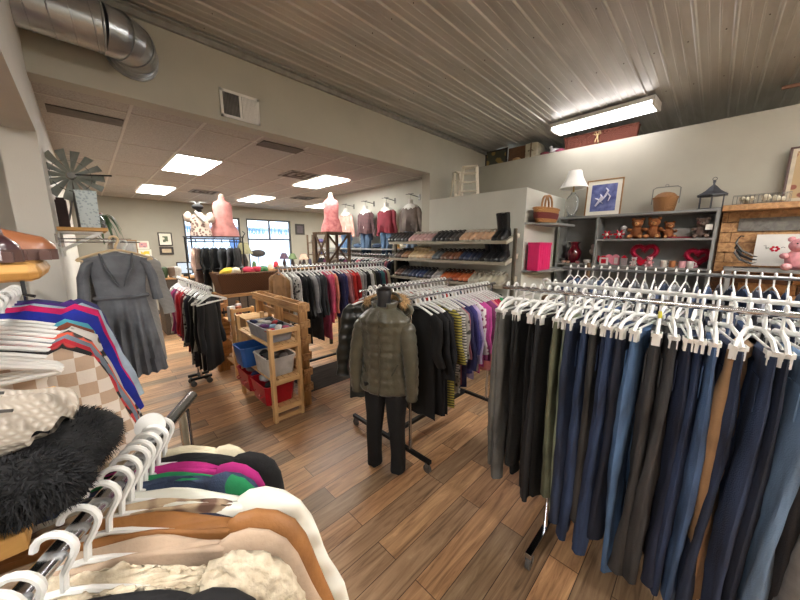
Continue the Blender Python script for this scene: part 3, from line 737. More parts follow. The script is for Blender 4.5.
# ------------------------------------------------------------------ mannequin and padded jacket
PINE = mat('pine_wood', (222, 184, 132), .55, kind='woodz', rgb2=(196, 152, 100))
PINEH = mat('pine_board', (218, 180, 128), .55, kind='wood', rgb2=(190, 146, 96))
PALL = mat('pallet_wood', (196, 150, 96), .7, kind='woodz', rgb2=(140, 98, 60))
PALLH = mat('pallet_plank', (200, 156, 104), .7, kind='wood', rgb2=(136, 96, 60))
blackfab = fab((20, 21, 24))
mq = thing('mannequin', 'black dress form with black trousers wearing the padded olive jacket beside the middle rack', 'mannequin', (1.5, 1.665, 0), math.radians(-66))
form = mat('mannequin_black', (34, 34, 36), .45)
MB().lathe([(.05, 1.22), (.062, 1.3), (.052, 1.36), (.048, 1.42), (.056, 1.455), (.05, 1.475), (.02, 1.48)], 20).build('neck', form, mq)
MB().lathe([(.052, 1.475), (.054, 1.49), (.04, 1.5), (.012, 1.505), (.01, 1.52), (.002, 1.523)], 20).build('neck_cap', mat('cap_black', (18, 18, 20), .3), mq)
for sx in (-1, 1):
    MB().loft([[(sx * (.085 + .02 * q) + w * math.cos(a), .01 + d * math.sin(a) * (1 + .08 * math.sin(a * 5)) + .012 * math.sin(q * 9 + sx), z) for a in [2 * PI * k / 18 for k in range(18)]] for q, z, w, d in ((0, .78, .088, .1), (.2, .62, .085, .09), (.4, .48, .07, .075), (.6, .33, .062, .066), (.8, .16, .058, .062), (1, .035, .06, .064))]).build('trouser_leg', fab((24, 25, 30)), mq, ang=70)
    MB().tube([(sx * .105, .01, .06), (sx * .105, .01, .0)], .02, 10).build('foot_pole', BLK, mq)

ol = mat('olive_padded', (80, 77, 62), .3, var=.12, scale=9, bump=.5, bscale=34, sheen=.2)
ol2 = mat('olive_dark', (54, 55, 46), .5, var=.12, scale=9)
def padded_jacket(label, loc, rz, m, m2, z_sh=1.36, z_hem=.63, hood=True, W=.2):
    t = thing('jacket', label, 'jacket', loc, rz)
    rings = []; n = 56; steps = 46
    for i in range(steps + 1):
        q = i / steps; z = z_sh - (z_sh - z_hem) * q
        if q < .14: w = .07 + (W - .07) * (q / .14) ** .8; d = .07 + .05 * (q / .14)
        else: w = W - .035 * math.sin((q - .14) / .86 * PI * .95) + .012 * q; d = .12 - .016 * math.sin((q - .14) / .86 * PI)
        if q > .97: w *= .97; d *= .97
        ring = []
        for k in range(n):
            a = 2 * PI * k / n; c = math.cos(a); s_ = math.sin(a)
            g = (.012 * abs(math.sin(q * PI * 10)) ** .5 - .007) * min(1, q / .14)
            for sa in (-PI / 2, -PI / 2 + .62, -PI / 2 - .62, PI / 2):
                da = abs((a - sa + PI) % (2 * PI) - PI)
                if da < .07: g -= .009 * min(1, q / .14)
            g += .006 * noise.noise(Vector((c * 9, s_ * 9, q * 26)))
            ring.append(((w + g) * c, (d + g) * s_, z - .05 * abs(c) * (q < .14) * (1 - q / .14) * 0))
        rings.append(ring)
    MB().loft(rings).build('jacket_body', m, t, ang=80)
    for sx in (-1, 1):
        pts = []; rr = []
        for k in range(30):
            q = k / 29
            x = sx * (W - .03 + .055 * math.sin(q * PI / 2) + .012 * math.sin(q * PI)); z = z_sh - .115 - q * .57; yv = .0 - .035 * math.sin(q * PI * .8)
            pts.append((x, yv, z)); rr.append((.066 - .022 * q) * (.93 if (k % 4) == 0 else 1.03) * (.55 if k == 0 else .8 if k == 1 else .93 if k == 2 else 1))
        s_ = MB().tube(pts, rr, 14, flat=1.0).build('sleeve', m, t, ang=80)
        MB().tube([Vector(pts[-1]) + Vector((0, 0, .012)), Vector(pts[-1]) - Vector((0, 0, .012))], .042, 14).build('cuff', m2, s_)
        MB().bar((sx * .1, -.108, z_hem + .17), (sx * .145, -.095, z_hem + .26), .006, .01).build('pocket_zip', m2, t, smooth=False)
    MB().tube([(0, -.062 - .055 * math.sin(min(q / .14, 1) * PI / 2) + .014 * math.sin(q * PI), z_sh - (z_sh - z_hem) * q) for q in [k / 14 for k in range(15)]], .006, 6).build('front_zip', mat('zip_metal', (96, 92, 80), .4, .6), t)
    # stand collar, open at the front
    MB().grid(lambda u, v: ((.075 + .02 * v) * math.sin(-2.6 + 5.2 * u), .01 + (.072 + .02 * v) * math.cos(-2.6 + 5.2 * u), z_sh - .03 + .06 * v), 24, 4).build('collar', m, t, solid=.016)
    if hood:
        def hd(u, v):
            a = -1.6 + 3.2 * u; r = .09 + .085 * math.sin(v * PI)
            return (r * math.sin(a) * 1.15, .035 + r * math.cos(a), z_sh + .06 - .15 * v + .02 * math.cos(a * 2))
        h = MB().grid(hd, 24, 8).build('hood', m, t, solid=.02)
        pts = []; fm = MB(); core = []
        for k in range(26):
            a = -1.75 + 3.5 * k / 25; core.append((.15 * math.sin(a), .03 + .115 * math.cos(a), z_sh + .055 - .05 * (1 - math.cos(a)) * .6))
        fm.tube(core, .02, 8)
        rg = random.Random(4)
        for _ in range(1500):
            c = Vector(core[rg.randrange(26)]); d = Vector((rg.gauss(0, 1), rg.gauss(0, 1), rg.gauss(0, 1))).normalized()
            pts.append((c + d * .019, d))
        fm.fur(pts, .03, .0016, .3, 3).build('fur_trim', mat('fur_tan', (206, 172, 124), .9, rgb2=(160, 124, 82), scale=40), h, smooth=False)
    return t
padded_jacket('olive padded winter jacket with tan fur-trimmed hood on the dress form', (1.5, 1.665, 0), math.radians(-66), ol, ol2, z_hem=.70)
blkp = mat('black_padded', (44, 46, 42), .35, kind='quilt', rgb2=(36, 38, 35), scale=3.4, bump=1.0)
shirt('coat', blkp, 'long dark padded coat hanging on the rack end just left of the dress form', 'coat', (1.70, 2.06, MZ + .01), math.radians(-38), L=.88, W=.18, th=.05, sl=.6, puff=.03, seed=77, sw=.07, collar=blkp, open_=0)
hanger((1.70, 2.06, MZ + .01), math.radians(-38), 'white hanger inside the long dark padded coat beside the dress form', None, 'fat')

# ------------------------------------------------------------------ bottom-left coat rack
BA = math.radians(59); bd = Vector((math.cos(BA), math.sin(BA), 0)); BO = Vector((-.16, .45, 0)); CZ = 1.385
t = garment_rack('chrome rail rack of winter coats at the bottom left, closest to the camera', tuple(BO - bd * .22), BA, .84, CZ)
def bp(s): p = BO + bd * s; return (p.x, p.y, CZ + .012)
HR = BA - PI / 2
fuzz = mat('sherpa_cream', (214, 202, 178), .95, rgb2=(176, 160, 134), scale=40, bump=.6, bscale=60)
def sherpa(mb_pts, t, name, seed, m=fuzz, ln=.016): MB().fur(mb_pts, ln, .0028, .2, seed).build(name, m, t, smooth=False)
coats = [  # s, name, material, L, W, sl, th, puff, sw, label
 (-0.050, 'shirt', fab((24, 24, 27)), .7, 0.2, .5, .03, 0, .06, 'black cotton shirt, the nearest garment on the coat rack'),
 (0.010, 'jacket', mat('black_nylon', (34, 35, 40), .32, bump=.5, bscale=30), .7, 0.21, .55, .035, .012, .065, 'shiny black nylon jacket next to the nearest shirt on the coat rack'),
 (0.055, 'shirt', fab((150, 154, 160)), .7, 0.2, .5, .02, 0, .055, 'grey and black lined shirt between the black jackets on the coat rack'),
 (0.100, 'jacket', fab((30, 30, 34)), .7, 0.2, .5, .03, 0, .06, 'black fleece jacket just in front of the cream sherpa coat'),
 (0.155, 'coat', fuzz, .8, 0.22, .56, .024, 0, .075, 'fluffy cream sherpa coat on the near coat rack'),
 (0.200, 'coat', fab((196, 172, 148)), .85, 0.228, .58, .016, .01, .07, 'peach beige quilted coat behind the sherpa coat'),
 (0.250, 'coat', fab((160, 108, 58), rough=.6), .85, 0.232, .6, .024, 0, .075, 'caramel brown canvas coat on the near coat rack'),
 (0.285, 'vest', fab((186, 164, 134), kind='plaid', rgb2=(110, 84, 70), scale=7), .7, 0.19, 0, .014, 0, .052, 'navy edged vest with tan plaid lining on the coat rack'),
 (0.315, 'coat', mat('white_padded', (232, 232, 220), .45, kind='quilt', rgb2=(222, 222, 210), scale=4, bump=.9), .9, 0.238, .62, .02, .03, .085, 'long white padded coat on the near coat rack'),
 (0.342, 'jacket', denim((44, 54, 80), .3), .7, 0.15, .45, .011, 0, .052, 'dark blue denim jacket behind the white padded coat'),
 (0.362, 'jacket', fab((24, 128, 76)), .75, 0.165, .45, .012, 0, .052, 'bright green jacket on the near coat rack'),
 (0.388, 'jacket', fab((172, 30, 116)), .8, 0.155, .45, .013, 0, .052, 'magenta pink jacket on the near coat rack'),
 (0.415, 'coat', fab((26, 26, 29)), .9, 0.185, .45, .014, 0, .052, 'black wool coat near the far end of the coat rack'),
 (0.445, 'coat', fab((226, 216, 186)), .8, 0.13, .45, .012, 0, .052, 'pale cream coat at the far end of the coat rack'),
]
for i, (s, nm, m, L, W, sl, th, pf, sw, lab) in enumerate(coats):
    random.seed(1200 + i); a = HR + rnd(-.08, .1)
    col = None
    g = shirt(nm, m, lab, nm, bp(s), a, L=L, W=W, th=th, sl=sl, puff=pf, sw=sw, seed=1000 + i, sang=.30 if W > .2 else .12, flare=.05, collar=col, bumpy=.014, top=-.042, shd=.85, sub=1)
    hanger(bp(s), a, 'white plastic hanger on the near coat rack', 'white hangers on the near coat rack', 'tube')
    if 'vest' in nm:
        nv = fab((34, 38, 62))
        MB().tube([(-.07, -.035, -.1), (-.05, -.05, -.3), (-.03, -.055, -.7)], .012, 8).build('edging', nv, g)
        MB().tube([(.07, -.035, -.1), (.05, -.05, -.3), (.03, -.055, -.7)], .012, 8).build('edging', nv, g)
        for sx in (-1, 1): MB().tube([(sx * .1, .0, -.1), (sx * .19, .0, -.14), (sx * .215, 0, -.24), (sx * .2, 0, -.4)], .013, 8).build('armhole_edging', nv, g)
    if lab.startswith('fluffy'):
        tx = bpy.data.textures.new('sherpa_curls', 'CLOUDS'); tx.noise_scale = .014; tx.noise_depth = 2
        for ch in g.children:
            ch.modifiers['u'].levels = 3; ch.modifiers['u'].render_levels = 3
            md = ch.modifiers.new('curl', 'DISPLACE'); md.texture = tx; md.strength = .024; md.mid_level = .35; md.texture_coords = 'LOCAL'
    if 'caramel' in lab:
        MB().tube([(.2, -.05, -.19), (.2, -.056, -.19)], .011, 12).build('snap_button', mat('snap_brown', (70, 50, 36), .4, .5), g)
for k, s in enumerate((-.2, -.16, -.12, -.08, .03, .08)):
    random.seed(60 + k)
    hanger(bp(s), HR + rnd(-.25, .1), 'white plastic hanger on the near coat rack', 'white hangers on the near coat rack', 'tube')
MB_ = MB().tube([(0, 0, 0), (0, 0, 0.006)], .027, 24)
tag(MB_.build('size_disc', mat('disc_white', (230, 230, 226), .4), loc=(.052, .815, CZ + .03), rot=(PI / 2 - .3, 0, HR + .3)), 'round white size divider at the far end of the near coat rail', 'size marker')

# ------------------------------------------------------------------ wooden display stand at the left with hats and shoes
OAK = mat('oak_board', (214, 166, 96), .5, kind='wood', rgb2=(180, 128, 64))
t = thing('display_stand', 'wooden display stand at the left edge with shoes on its upper board', 'shelf', (0, 0, 0))
MB().box(-.75, -.078, 1.08, 1.36, 1.718, 1.762).build('upper_board', OAK, t, smooth=False, bevel=.02)
MB().box(-.8, -.11, .64, 1.30, 1.37, 1.40).build('lower_board', OAK, t, smooth=False, bevel=.004)
for (px, py) in ((-.72, .7), (-.72, 1.22)):
    MB().box(px - .03, px + .03, py - .03, py + .03, 0, 1.72 if py > 1 else 1.37).build('post', OAK, t, smooth=False)
MB().box(-.45, -.39, 1.2, 1.26, 0, 1.37).build('post', OAK, t, smooth=False)
MB().tube([(-.11, 1.09, 1.72), (-.11, 1.085, 1.69), (-.095, 1.08, 1.685)], .004, 6).build('peg_hook', BLK, t)

def shoe(label, loc, rz, up, sole, L=.27, H=.1, cat='shoe', group=None, shaft=0.0, lug=False, toe=1.0, heel=0.0, two=None, scale=1.0, open_=False, tilt=0.0):
    """toe towards +x, heel at x=0"""
    t = thing('boot' if shaft else 'shoe', label, cat, loc, rz, group, rot=(0, tilt, rz)); t.scale = (scale,) * 3
    n = 14
    def outline(k, w=1.0):
        q = k / n
        return w * (.034 + .012 * math.sin(q * PI * 1.0) - .008 * math.exp(-((q - .38) / .13) ** 2) + .006 * math.exp(-((q - .7) / .15) ** 2)) * (1 if 0 < k < n else .55)
    rings = []
    def solez(q): return heel * max(0, 1 - q / .45) if heel else 0
    th = .028 if lug else .012
    m = MB(); rs = []
    for k in range(n + 1):
        q = k / n; w = outline(k); x = L * q; z = solez(q)
        rs.append([(x, -w, z), (x, w, z), (x, w * .97, z + th), (x, -w * .97, z + th)])
    m.loft(rs)
    if heel: m.box(0.005, .045, -.025, .025, 0, heel)
    if lug:
        for k in range(7):
            x = L * (.05 + k * .14)
            for sy in (-1, 1): m.box(x, x + .02, sy * outline(int(k * 2)) - .006, sy * outline(int(k * 2)) + .006, 0, th * .8)
    m.build('sole', sole, t, ang=50)
    for k in range(n + 1):
        q = k / n; w = outline(k) * .96; x = L * q * (.985) + .002; z0 = solez(q) + th * .8
        if q < .45: h = H * (1 - .25 * math.exp(-((q - .25) / .12) ** 2) * (0 if shaft else 1))
        else: h = H * (1 - .62 * ((q - .45) / .55) ** .8) * (.98 if q < 1 else .5) * toe
        ring = []
        for j in range(12):
            a = PI * j / 11 
            ring.append((x, w * math.cos(a) * (1 if a < PI / 2 or True else 1), z0 + h * math.sin(a) ** .6))
        rings.append(ring)
    MB().loft(rings).build('upper', up, t, ang=70)
    if two: MB().ell((L * .86, 0, solez(1) + th + H * .2), (L * .13, .037, H * .3), 12, 7).build('toe_cap', two, t)
    if shaft:
        zt = th + H * .6
        MB().lathe([(.04, zt - .03), (.038, zt), (.042, zt + shaft * .5), (.046, zt + shaft), (.04, zt + shaft), (.034, zt + shaft * .5)], 16, (.055, 0, solez(.2))).build('shaft', up, t)
    elif not open_:
        MB().tube([(.07 + .05 * math.cos(a), .024 * math.sin(a), solez(.2) + th + H * .93 - .006 * math.cos(a)) for a in [2 * PI * k / 16 for k in range(16)]], .006, 6, closed=True).build('opening_trim', sole, t)
    return t
brn = mat('leather_brown', (158, 100, 66), .4, coat=.2); brn2 = mat('lug_brown', (98, 72, 66), .6); bor = mat('leather_oxblood', (84, 56, 62), .28, coat=.4)
shoe('brown leather shoe with chunky lug sole on the upper wooden board', (-.335, 1.26, 1.762), .0, brn, brn2, L=.28, H=.085, lug=True)
g = shoe('striped oxblood and silver shoe in front of the brown shoe on the board', (-.375, 1.13, 1.762), -.0, bor, brn2, L=.27, H=.085, lug=True)
sv = mat('silver_leather', (196, 190, 196), .25, .3)
for k in range(4):
    x = .15 + k * .028; hh = .026 + .085 * (1 - .62 * (max(x / .27 - .45, 0) / .55) ** .8)
    MB().tube([(x + .006, .046 * math.cos(a), hh * math.sin(a) ** .65 + .004) for a in [PI * j / 12 for j in range(13)]], .0055, 6).build('strap', sv, g)

# hats
kn = mat('knit_oatmeal', (188, 180, 168), .9, kind='knit', scale=42, rgb2=(160, 150, 136), bump=.35)
t = thing('knit_hat', 'oatmeal knitted hat with dark stripe flecks lying on the black fur hat', 'hat', (-.20, .835, 1.52), math.radians(-30), rot=(.0, .06, math.radians(-38)))
def kh(u, v):
    x = -.16 + .32 * u; w = .115 * (1 - (2 * u - 1) ** 4 * .6) ; a = 2 * PI * v
    th = .024 * (1 - (2 * u - 1) ** 6) + .004
    return (x, w * math.cos(a), th * math.sin(a) + .006 * math.sin(v * 40) + .008 * math.sin(u * 9) - .02 * (u - .3) ** 2)
MB().grid(kh, 40, 64).build('hat_body', kn, t, ang=80)
MB().grid(lambda u, v: (-.165 + .06 * u, .122 * math.cos(2 * PI * v), .029 * math.sin(2 * PI * v) + .004 * math.sin(v * 60)), 6, 60).build('ribbed_brim', kn, t, ang=80)
yr = mat('yarn_charcoal', (66, 62, 60), .9)
for x0, x1, y0 in ((-.08, -.03, -.03), (-.01, .05, -.045), (.07, .12, -.02), (-.1, -.06, .03), (.02, .05, .04)):
    MB().tube([(x0, y0, .032), ((x0 + x1) / 2, y0 - .004, .034), (x1, y0 + .006, .031)], .0028, 5).build('dark_stitch', yr, t)
furb = mat('fur_black', (22, 22, 23), .95, rgb2=(12, 12, 13), scale=30); furg = mat('fur_black_tip', (32, 32, 34), .9, rgb2=(14, 14, 15), scale=14)
def fur_hat(label, loc, rz, r, n, seed, flaps=True, ln=.015):
    t = thing('fur_hat', label, 'hat', loc, rz)
    MB().ell((0, 0, 0), r, 30, 16, bump=.12, fr=2.5).build('crown', furb, t, ang=90)
    rg = random.Random(seed); pts = []
    for _ in range(n):
        d = Vector((rg.gauss(0, 1), rg.gauss(0, 1), rg.gauss(0, .8))).normalized()
        pts.append(((d.x * r[0] * .98, d.y * r[1] * .98, d.z * r[2] * .98), Vector((d.x / r[0], d.y / r[1], d.z / r[2])).normalized()))
    MB().fur(pts, ln, .0009, .35, seed).build('fur', furg, t, smooth=False)
    if flaps:
        f_ = MB().ell((r[0] * .7, -r[1] * .55, .012), (r[0] * .5, r[1] * .32, r[2] * .75), 20, 10, bump=.15).build('ear_flap', furb, t, ang=90)
        pts = []
        for _ in range(n // 2):
            d = Vector((rg.gauss(0, 1), rg.gauss(0, 1), rg.gauss(0, .8))).normalized()
            pts.append(((r[0] * .7 + d.x * r[0] * .5, -r[1] * .55 + d.y * r[1] * .32, .012 + d.z * r[2] * .75), d))
        MB().fur(pts, ln, .0011, .3, seed + 1).build('fur', furg, f_, smooth=False)
    return t
fur_hat('black fur trapper hat with ear flap lying on the lower wooden board', (-.155, .79, 1.45), math.radians(-35), (.16, .155, .048), 9000, 2)
fur_hat('small ball of black fur at the left edge beside the plaid shirt', (-.30, 1.17, 1.455), 0, (.07, .07, .055), 1500, 12, flaps=False)

# ------------------------------------------------------------------ shelf on the pillar with windmill, planter, vase and plant
t = thing('wall_shelf', 'small wooden wall shelf with white metal bracket on the left pillar', 'shelf', (XL, 3.34, 1.93))
MB().box(0, .27, 0, .62, -.025, 0).build('board', OAK, t, smooth=False, bevel=.002)
wm = mat('bracket_white', (232, 232, 228), .4, var=.02)
for yy in (.04, .55):
    b_ = MB().bar((0, yy, -.17), (.22, yy, -.04), .03, .02).bar((0, yy, -.035), (.24, yy, -.035), .018, .012).bar((.004, yy, -.22), (.004, yy, -.03), .018, .008).build('bracket', wm, t, smooth=False)
    MB().tube([(.2, yy, -.035), (.235, yy, -.09), (.27, yy, -.1), (.285, yy, -.075)], .006, 6).build('rail_hook', wm, b_)
galv = mat('galvanised_sheet', (176, 186, 188), .4, .6, kind='blotch', rgb2=(150, 160, 164), scale=55, var=.05)
t = thing('metal_planter', 'tall galvanised metal planter box on the pillar shelf', 'planter', (.05, 3.44, 1.93))
MB().loft([[(-.058 * s, -.058 * s, z), (.058 * s, -.058 * s, z), (.058 * s, .058 * s, z), (-.058 * s, .058 * s, z)] for s, z in ((.92, 0), (1.0, .26), (1.07, .262), (1.07, .272), (.95, .272), (.85, .02))]).build('planter_body', galv, t, smooth=False)
t = thing('windmill_head', 'grey metal farm windmill fan with folded blades standing on the pillar shelf', 'windmill ornament', (-.01, 3.66, 1.93))
bl = mat('windmill_blade', (158, 164, 158), .5, .2, var=.15)
MB().tube([(0, 0, 0), (0, 0, .42)], .012, 8).bar((-.07, 0, .0), (.0, 0, .3), .012, .012).bar((.07, 0, .0), (0, 0, .3), .012, .012).build('tower', STEEL, t)
hub = Vector((.0, -.05, .40))
MB().tube([hub, hub + Vector((0, -.03, 0))], .024, 16).build('hub', STEEL, t)
for k in range(14):
    a = 2 * PI * k / 14; d = Vector((math.cos(a), 0, math.sin(a))); s_ = Vector((-math.sin(a), .9, math.cos(a))).normalized()
    p0 = hub + d * .03; p1 = hub + d * .19
    m = MB(); m.add([p0 - s_ * .01, p0 + s_ * .01, p1 + s_ * .037, p1 - s_ * .037], [(0, 1, 2, 3)])
    m.build('blade', bl, t, smooth=False, solid=.002)
MB().tube([hub + Vector((.115 * math.cos(a), 0, .115 * math.sin(a))) for a in [2 * PI * k / 30 for k in range(30)]], .003, 5, closed=True).build('ring', STEEL, t)
MB().add([(0, .05, .38), (.13, .02, .36), (.16, .02, .44), (.13, .03, .42), (0, .05, .42)], [(0, 1, 2, 3, 4)]).build('tail_vane', bl, t, smooth=False, solid=.003)
MB().bar((.02, -.06, .41), (.235, -.08, .43), .006, .012).build('shut_off_arm', BLK, t, smooth=False)
tag(MB().box(-.03, .03, -.05, .05, 0, .2).box(-.022, .022, -.052, .052, .2, .215).build('dark_bottle_crate', fab((60, 44, 42)), loc=(-.09, 3.5, 1.93), smooth=False, bevel=.006), 'dark little crate wedged between the planter and the wall', 'crate')
t = thing('glass_vase', 'clear glass vase with brown rim behind the planter', 'vase', (.105, 3.86, 1.93))
MB().lathe([(.03, 0), (.045, .03), (.05, .08), (.03, .12), (.032, .14), (.028, .14), (.026, .12), (.046, .08), (.04, .03), (.02, .01)], 20).build('vase_body', mat('clear_glass', (240, 244, 244), .05, trans=.9, var=0), t)
MB().tube([(.032 * math.cos(a), .032 * math.sin(a), .142) for a in [2 * PI * k / 18 for k in range(18)]], .006, 6, closed=True).build('rim', mat('rim_brown', (110, 60, 44), .4), t)
t = thing('hanging_plant', 'green strap-leaved plant drooping over the back end of the pillar shelf', 'plant', (.12, 3.93, 1.93))
MB().lathe([(.03, 0), (.04, .05), (.036, .05), (.02, .01)], 14).build('pot', mat('terracotta_dark', (90, 70, 58), .7), t)
lf_ = mat('leaf_green', (56, 92, 48), .45, var=.2)
for k in range(11):
    random.seed(k + 5); a = rnd(-1.9, 1.3); L = rnd(.1, .17); h = rnd(.06, .12); dr = rnd(.08, .24)
    c = [Vector((L * q * math.cos(a), L * q * math.sin(a) * .6, .05 + h * math.sin(q * PI * .8) - dr * q ** 3)) for q in [j / 8 for j in range(9)]]
    m = MB(); sd = Vector((-math.sin(a), math.cos(a), 0))
    for j, p in enumerate(c):
        w = .010 * math.sin(PI * (j + .6) / 9.4) + .001; m.v += [tuple(p - sd * w), tuple(p + Vector((0, 0, -.003))), tuple(p + sd * w)]
    for j in range(8): m.f += [(3 * j, 3 * j + 1, 3 * j + 4, 3 * j + 3), (3 * j + 1, 3 * j + 2, 3 * j + 5, 3 * j + 4)]
    m.build('leaf', lf_, t, solid=.001)
# paper roll hanging under the shelf
tag(MB().lathe([(.018, -.05), (.045, -.05), (.045, .05), (.018, .05)], 24).build('tape_roll', mat('roll_white', (224, 220, 212), .7), loc=(.19, 3.6, 1.79), rot=(PI / 2, 0, .3)), 'white paper tape roll hanging under the pillar shelf', 'paper roll')

# ------------------------------------------------------------------ wooden sock shelves and bins
def pine_shelf(label, loc, W, D, H, levels):
    t = thing('wooden_shelf', label, 'shelf', loc)
    for px in (0, W - .035):
        for py in (0, D - .06): MB().box(px, px + .035, py, py + .06, 0, H).build('post', PINE, t, smooth=False, bevel=.002)
    for z in levels:
        for k in range(5): MB().box(.0 + k * W / 5 + .004, (k + 1) * W / 5 - .004, .0 if 0 else .01, D - .01, z - .016, z).build('shelf_slat', PINEH, t, smooth=False)
        MB().box(.03, W - .03, 0, .022, z - .055, z - .012).build('end_rail', PINEH, t, smooth=False)
    MB().box(.03, W - .03, 0, .022, H - .055, H - .01).build('end_rail', PINEH, t, smooth=False); MB().box(.03, W - .03, 0, .022, .02, .06).build('end_rail', PINEH, t, smooth=False)
    return t
pine_shelf('pale pine shelf unit holding bins of socks next to the leaning pallet', (1.15, 2.94, 0), .32, .98, .985, (.16, .46, .82))
def bin_(label, loc, wx, wy, h, m, handle=False, taper=.88):
    t = thing('storage_bin', label, 'bin', loc)
    ms = MB(); a, b_ = wx / 2, wy / 2
    def rr(s, z, i=0): 
        A = a * s - i; B = b_ * s - i; c = .03
        return [(-A + c, -B, z), (A - c, -B, z), (A, -B + c, z), (A, B - c, z), (A - c, B, z), (-A + c, B, z), (-A, B - c, z), (-A, -B + c, z)]
    ms.loft([rr(taper, 0), rr(1, h), rr(1.04, h), rr(1.04, h + .012), rr(1, h + .012, .004), rr(taper, .012, .004)]).build('bin_body', m, t, smooth=False)
    if handle:
        for y in (-wy * .25, wy * .25):
            MB().tube([(-a * .97, y - .035, h * .55), (-a * 1.16, y - .03, h * .5), (-a * 1.16, y + .03, h * .5), (-a * .97, y + .035, h * .55)], .006, 6).build('handle', m, t)
    return t
gb = mat('bin_grey', (150, 152, 158), .5); bb = mat('bin_blue', (36, 88, 158), .4); wb = mat('bin_white', (196, 194, 190), .5); rb = mat('bin_red', (168, 18, 34), .35)
bin_('grey plastic bin of folded socks on the top level of the pine shelf', (1.305, 3.3, .825), .27, .6, .13, gb)
bin_('blue plastic bin on the middle level of the pine shelf', (1.22, 3.62, .465), .34, .3, .21, bb)
bin_('white plastic bin in front on the middle level of the pine shelf', (1.29, 3.2, .465), .3, .4, .19, wb)
bin_('red plastic bin at the near end of the bottom level', (1.26, 3.22, .165), .32, .42, .2, rb, True)
bin_('second red plastic bin behind the first on the bottom level', (1.26, 3.67, .165), .32, .4, .2, rb, True)
def bundle(label, loc, m, r, rz, cat='socks', n2='sock_bundle', sq=.6):
    random.seed(int(abs(loc[0] * 977 + loc[1] * 331 + loc[2] * 71)))
    o = MB().ell((0, 0, 0), (r * 1.5, r, r * sq), 14, 9, bump=.25, fr=2.2).build(n2, m, loc=loc, rot=(rnd(-.2, .2), rnd(-.2, .2), rz), ang=90)
    return tag(o, label, cat)
cl = [('red', (190, 26, 44)), ('white', (216, 214, 210)), ('pink', (216, 96, 132)), ('purple', (92, 44, 100)), ('pale blue', (150, 184, 210)), ('black', (28, 28, 30)), ('grey', (150, 150, 152)), ('white striped', (206, 204, 200)), ('crimson', (160, 28, 40)), ('navy', (34, 42, 80)), ('cream', (212, 202, 184)), ('charcoal', (70, 72, 74))]
wh = ['at the near left corner', 'at the near middle', 'at the near right', 'left of centre', 'in the centre', 'right of centre', 'at the left behind', 'in the middle behind', 'at the right behind', 'at the far left', 'at the far middle', 'at the far right']
for i, (nm, c) in enumerate(cl):
    bundle('%s rolled socks %s of the grey top bin' % (nm, wh[i]), (1.215 + (i % 3) * .085, 3.07 + (i // 3) * .145, .95 + .02 * (i % 2)), fab(c), .034, i * .9)
for i, (nm, c) in enumerate([('charcoal', (66, 66, 68)), ('grey', (128, 126, 124)), ('dark grey', (84, 82, 80)), ('beige', (150, 140, 130)), ('black', (36, 36, 38)), ('taupe', (110, 100, 94))]):
    bundle('%s bundle of tights %s of the white bin' % (nm, ['at the near left', 'at the near right', 'at the left middle', 'at the right middle', 'at the far left', 'at the far right'][i]), (1.23 + (i % 2) * .11, 3.08 + (i // 2) * .12, .645), fab(c), .045, i * 1.1, 'tights')
for i, (nm, c) in enumerate([('black', (26, 26, 28)), ('navy', (36, 40, 82)), ('white', (200, 200, 200)), ('charcoal', (60, 60, 64)), ('dark blue', (40, 50, 96)), ('black knit', (30, 30, 33)), ('grey', (120, 120, 122)), ('slate', (78, 80, 92))]):
    bundle('%s hat or glove bundle, %s from the near end of the red bins' % (nm, ORD[i]), (1.2 + (i % 2) * .12, 3.1 + (i // 2) * .19, .375), fab(c), .05, i * .8, 'folded clothing', 'folded_knitwear')
pine_shelf('second pine shelf unit further back beside the left rack', (1.24, 4.38, 0), .3, .65, .97, (.2, .52, .8))
t = thing('wooden_box', 'plain pine box standing between the two pine shelf units', 'box', (1.29, 3.99, 0))
MB().box(0, .26, 0, .32, 0, .88).build('box_body', PINE, t, smooth=False, bevel=.004)
MB().box(-.01, .27, -.01, .33, .88, .9).build('lid', PINEH, t, smooth=False, bevel=.003)
for i, (x, y, w, h, c, nm) in enumerate([(1.0, 4.25, .1, .2, (226, 226, 222), 'white rounded card box'), (1.12, 4.35, .07, .17, (176, 108, 74), 'terracotta brown carton'), (1.18, 4.55, .08, .17, (222, 218, 214), 'white carton with dark print'), (1.02, 4.62, .09, .13, (44, 46, 52), 'dark folded cap')]):
    t = thing('carton', nm + ' standing on top of the second pine shelf unit', 'box', (x + .27, y + .2, .80), .5)
    MB().box(-w / 2, w / 2, -.025, .025, 0, h).build('carton_body', mat('carton%d' % i, c, .6, var=.05), t, smooth=False, bevel=.01)
    MB().box(-w * .3, w * .3, -.0265, -.0245, h * .3, h * .6).build('printed_panel', mat('print%d' % i, tuple(max(0, v - 70) for v in c), .6), t, smooth=False)

def pallet(label, loc, rz, Ln, H, th=.1, n=6, cat='pallet'):
    """upright pallet: length along local x, height z"""
    t = thing('wooden_pallet', label, cat, loc, rz)
    for x in (0.02, Ln / 2 - .03, Ln - .08): MB().box(x, x + .045, -.045, .045, 0, H).build('stringer', PALL, t, smooth=False, bevel=.003)
    for k in range(n):
        z = H - .10 - k * (H - .1) / n
        random.seed(k + int(Ln * 10)); w = rnd(.085, .1)
        MB().box(0, Ln, -.066, -.045, z, z + w).build('plank', PALLH, t, smooth=False, bevel=.003)
        if k % 2 == 0: MB().box(0, Ln, .045, .066, z, z + w).build('plank', PALLH, t, smooth=False, bevel=.003)
        MB().box(-.012, .0, -.05, .05, z + .005, z + w - .01).build('end_block', PALLH, t, smooth=False)
    return t
pallet('upright wooden pallet used as a divider right of the pine shelf', (1.575, 3.03, 0), PI / 2, 1.3, 1.19)
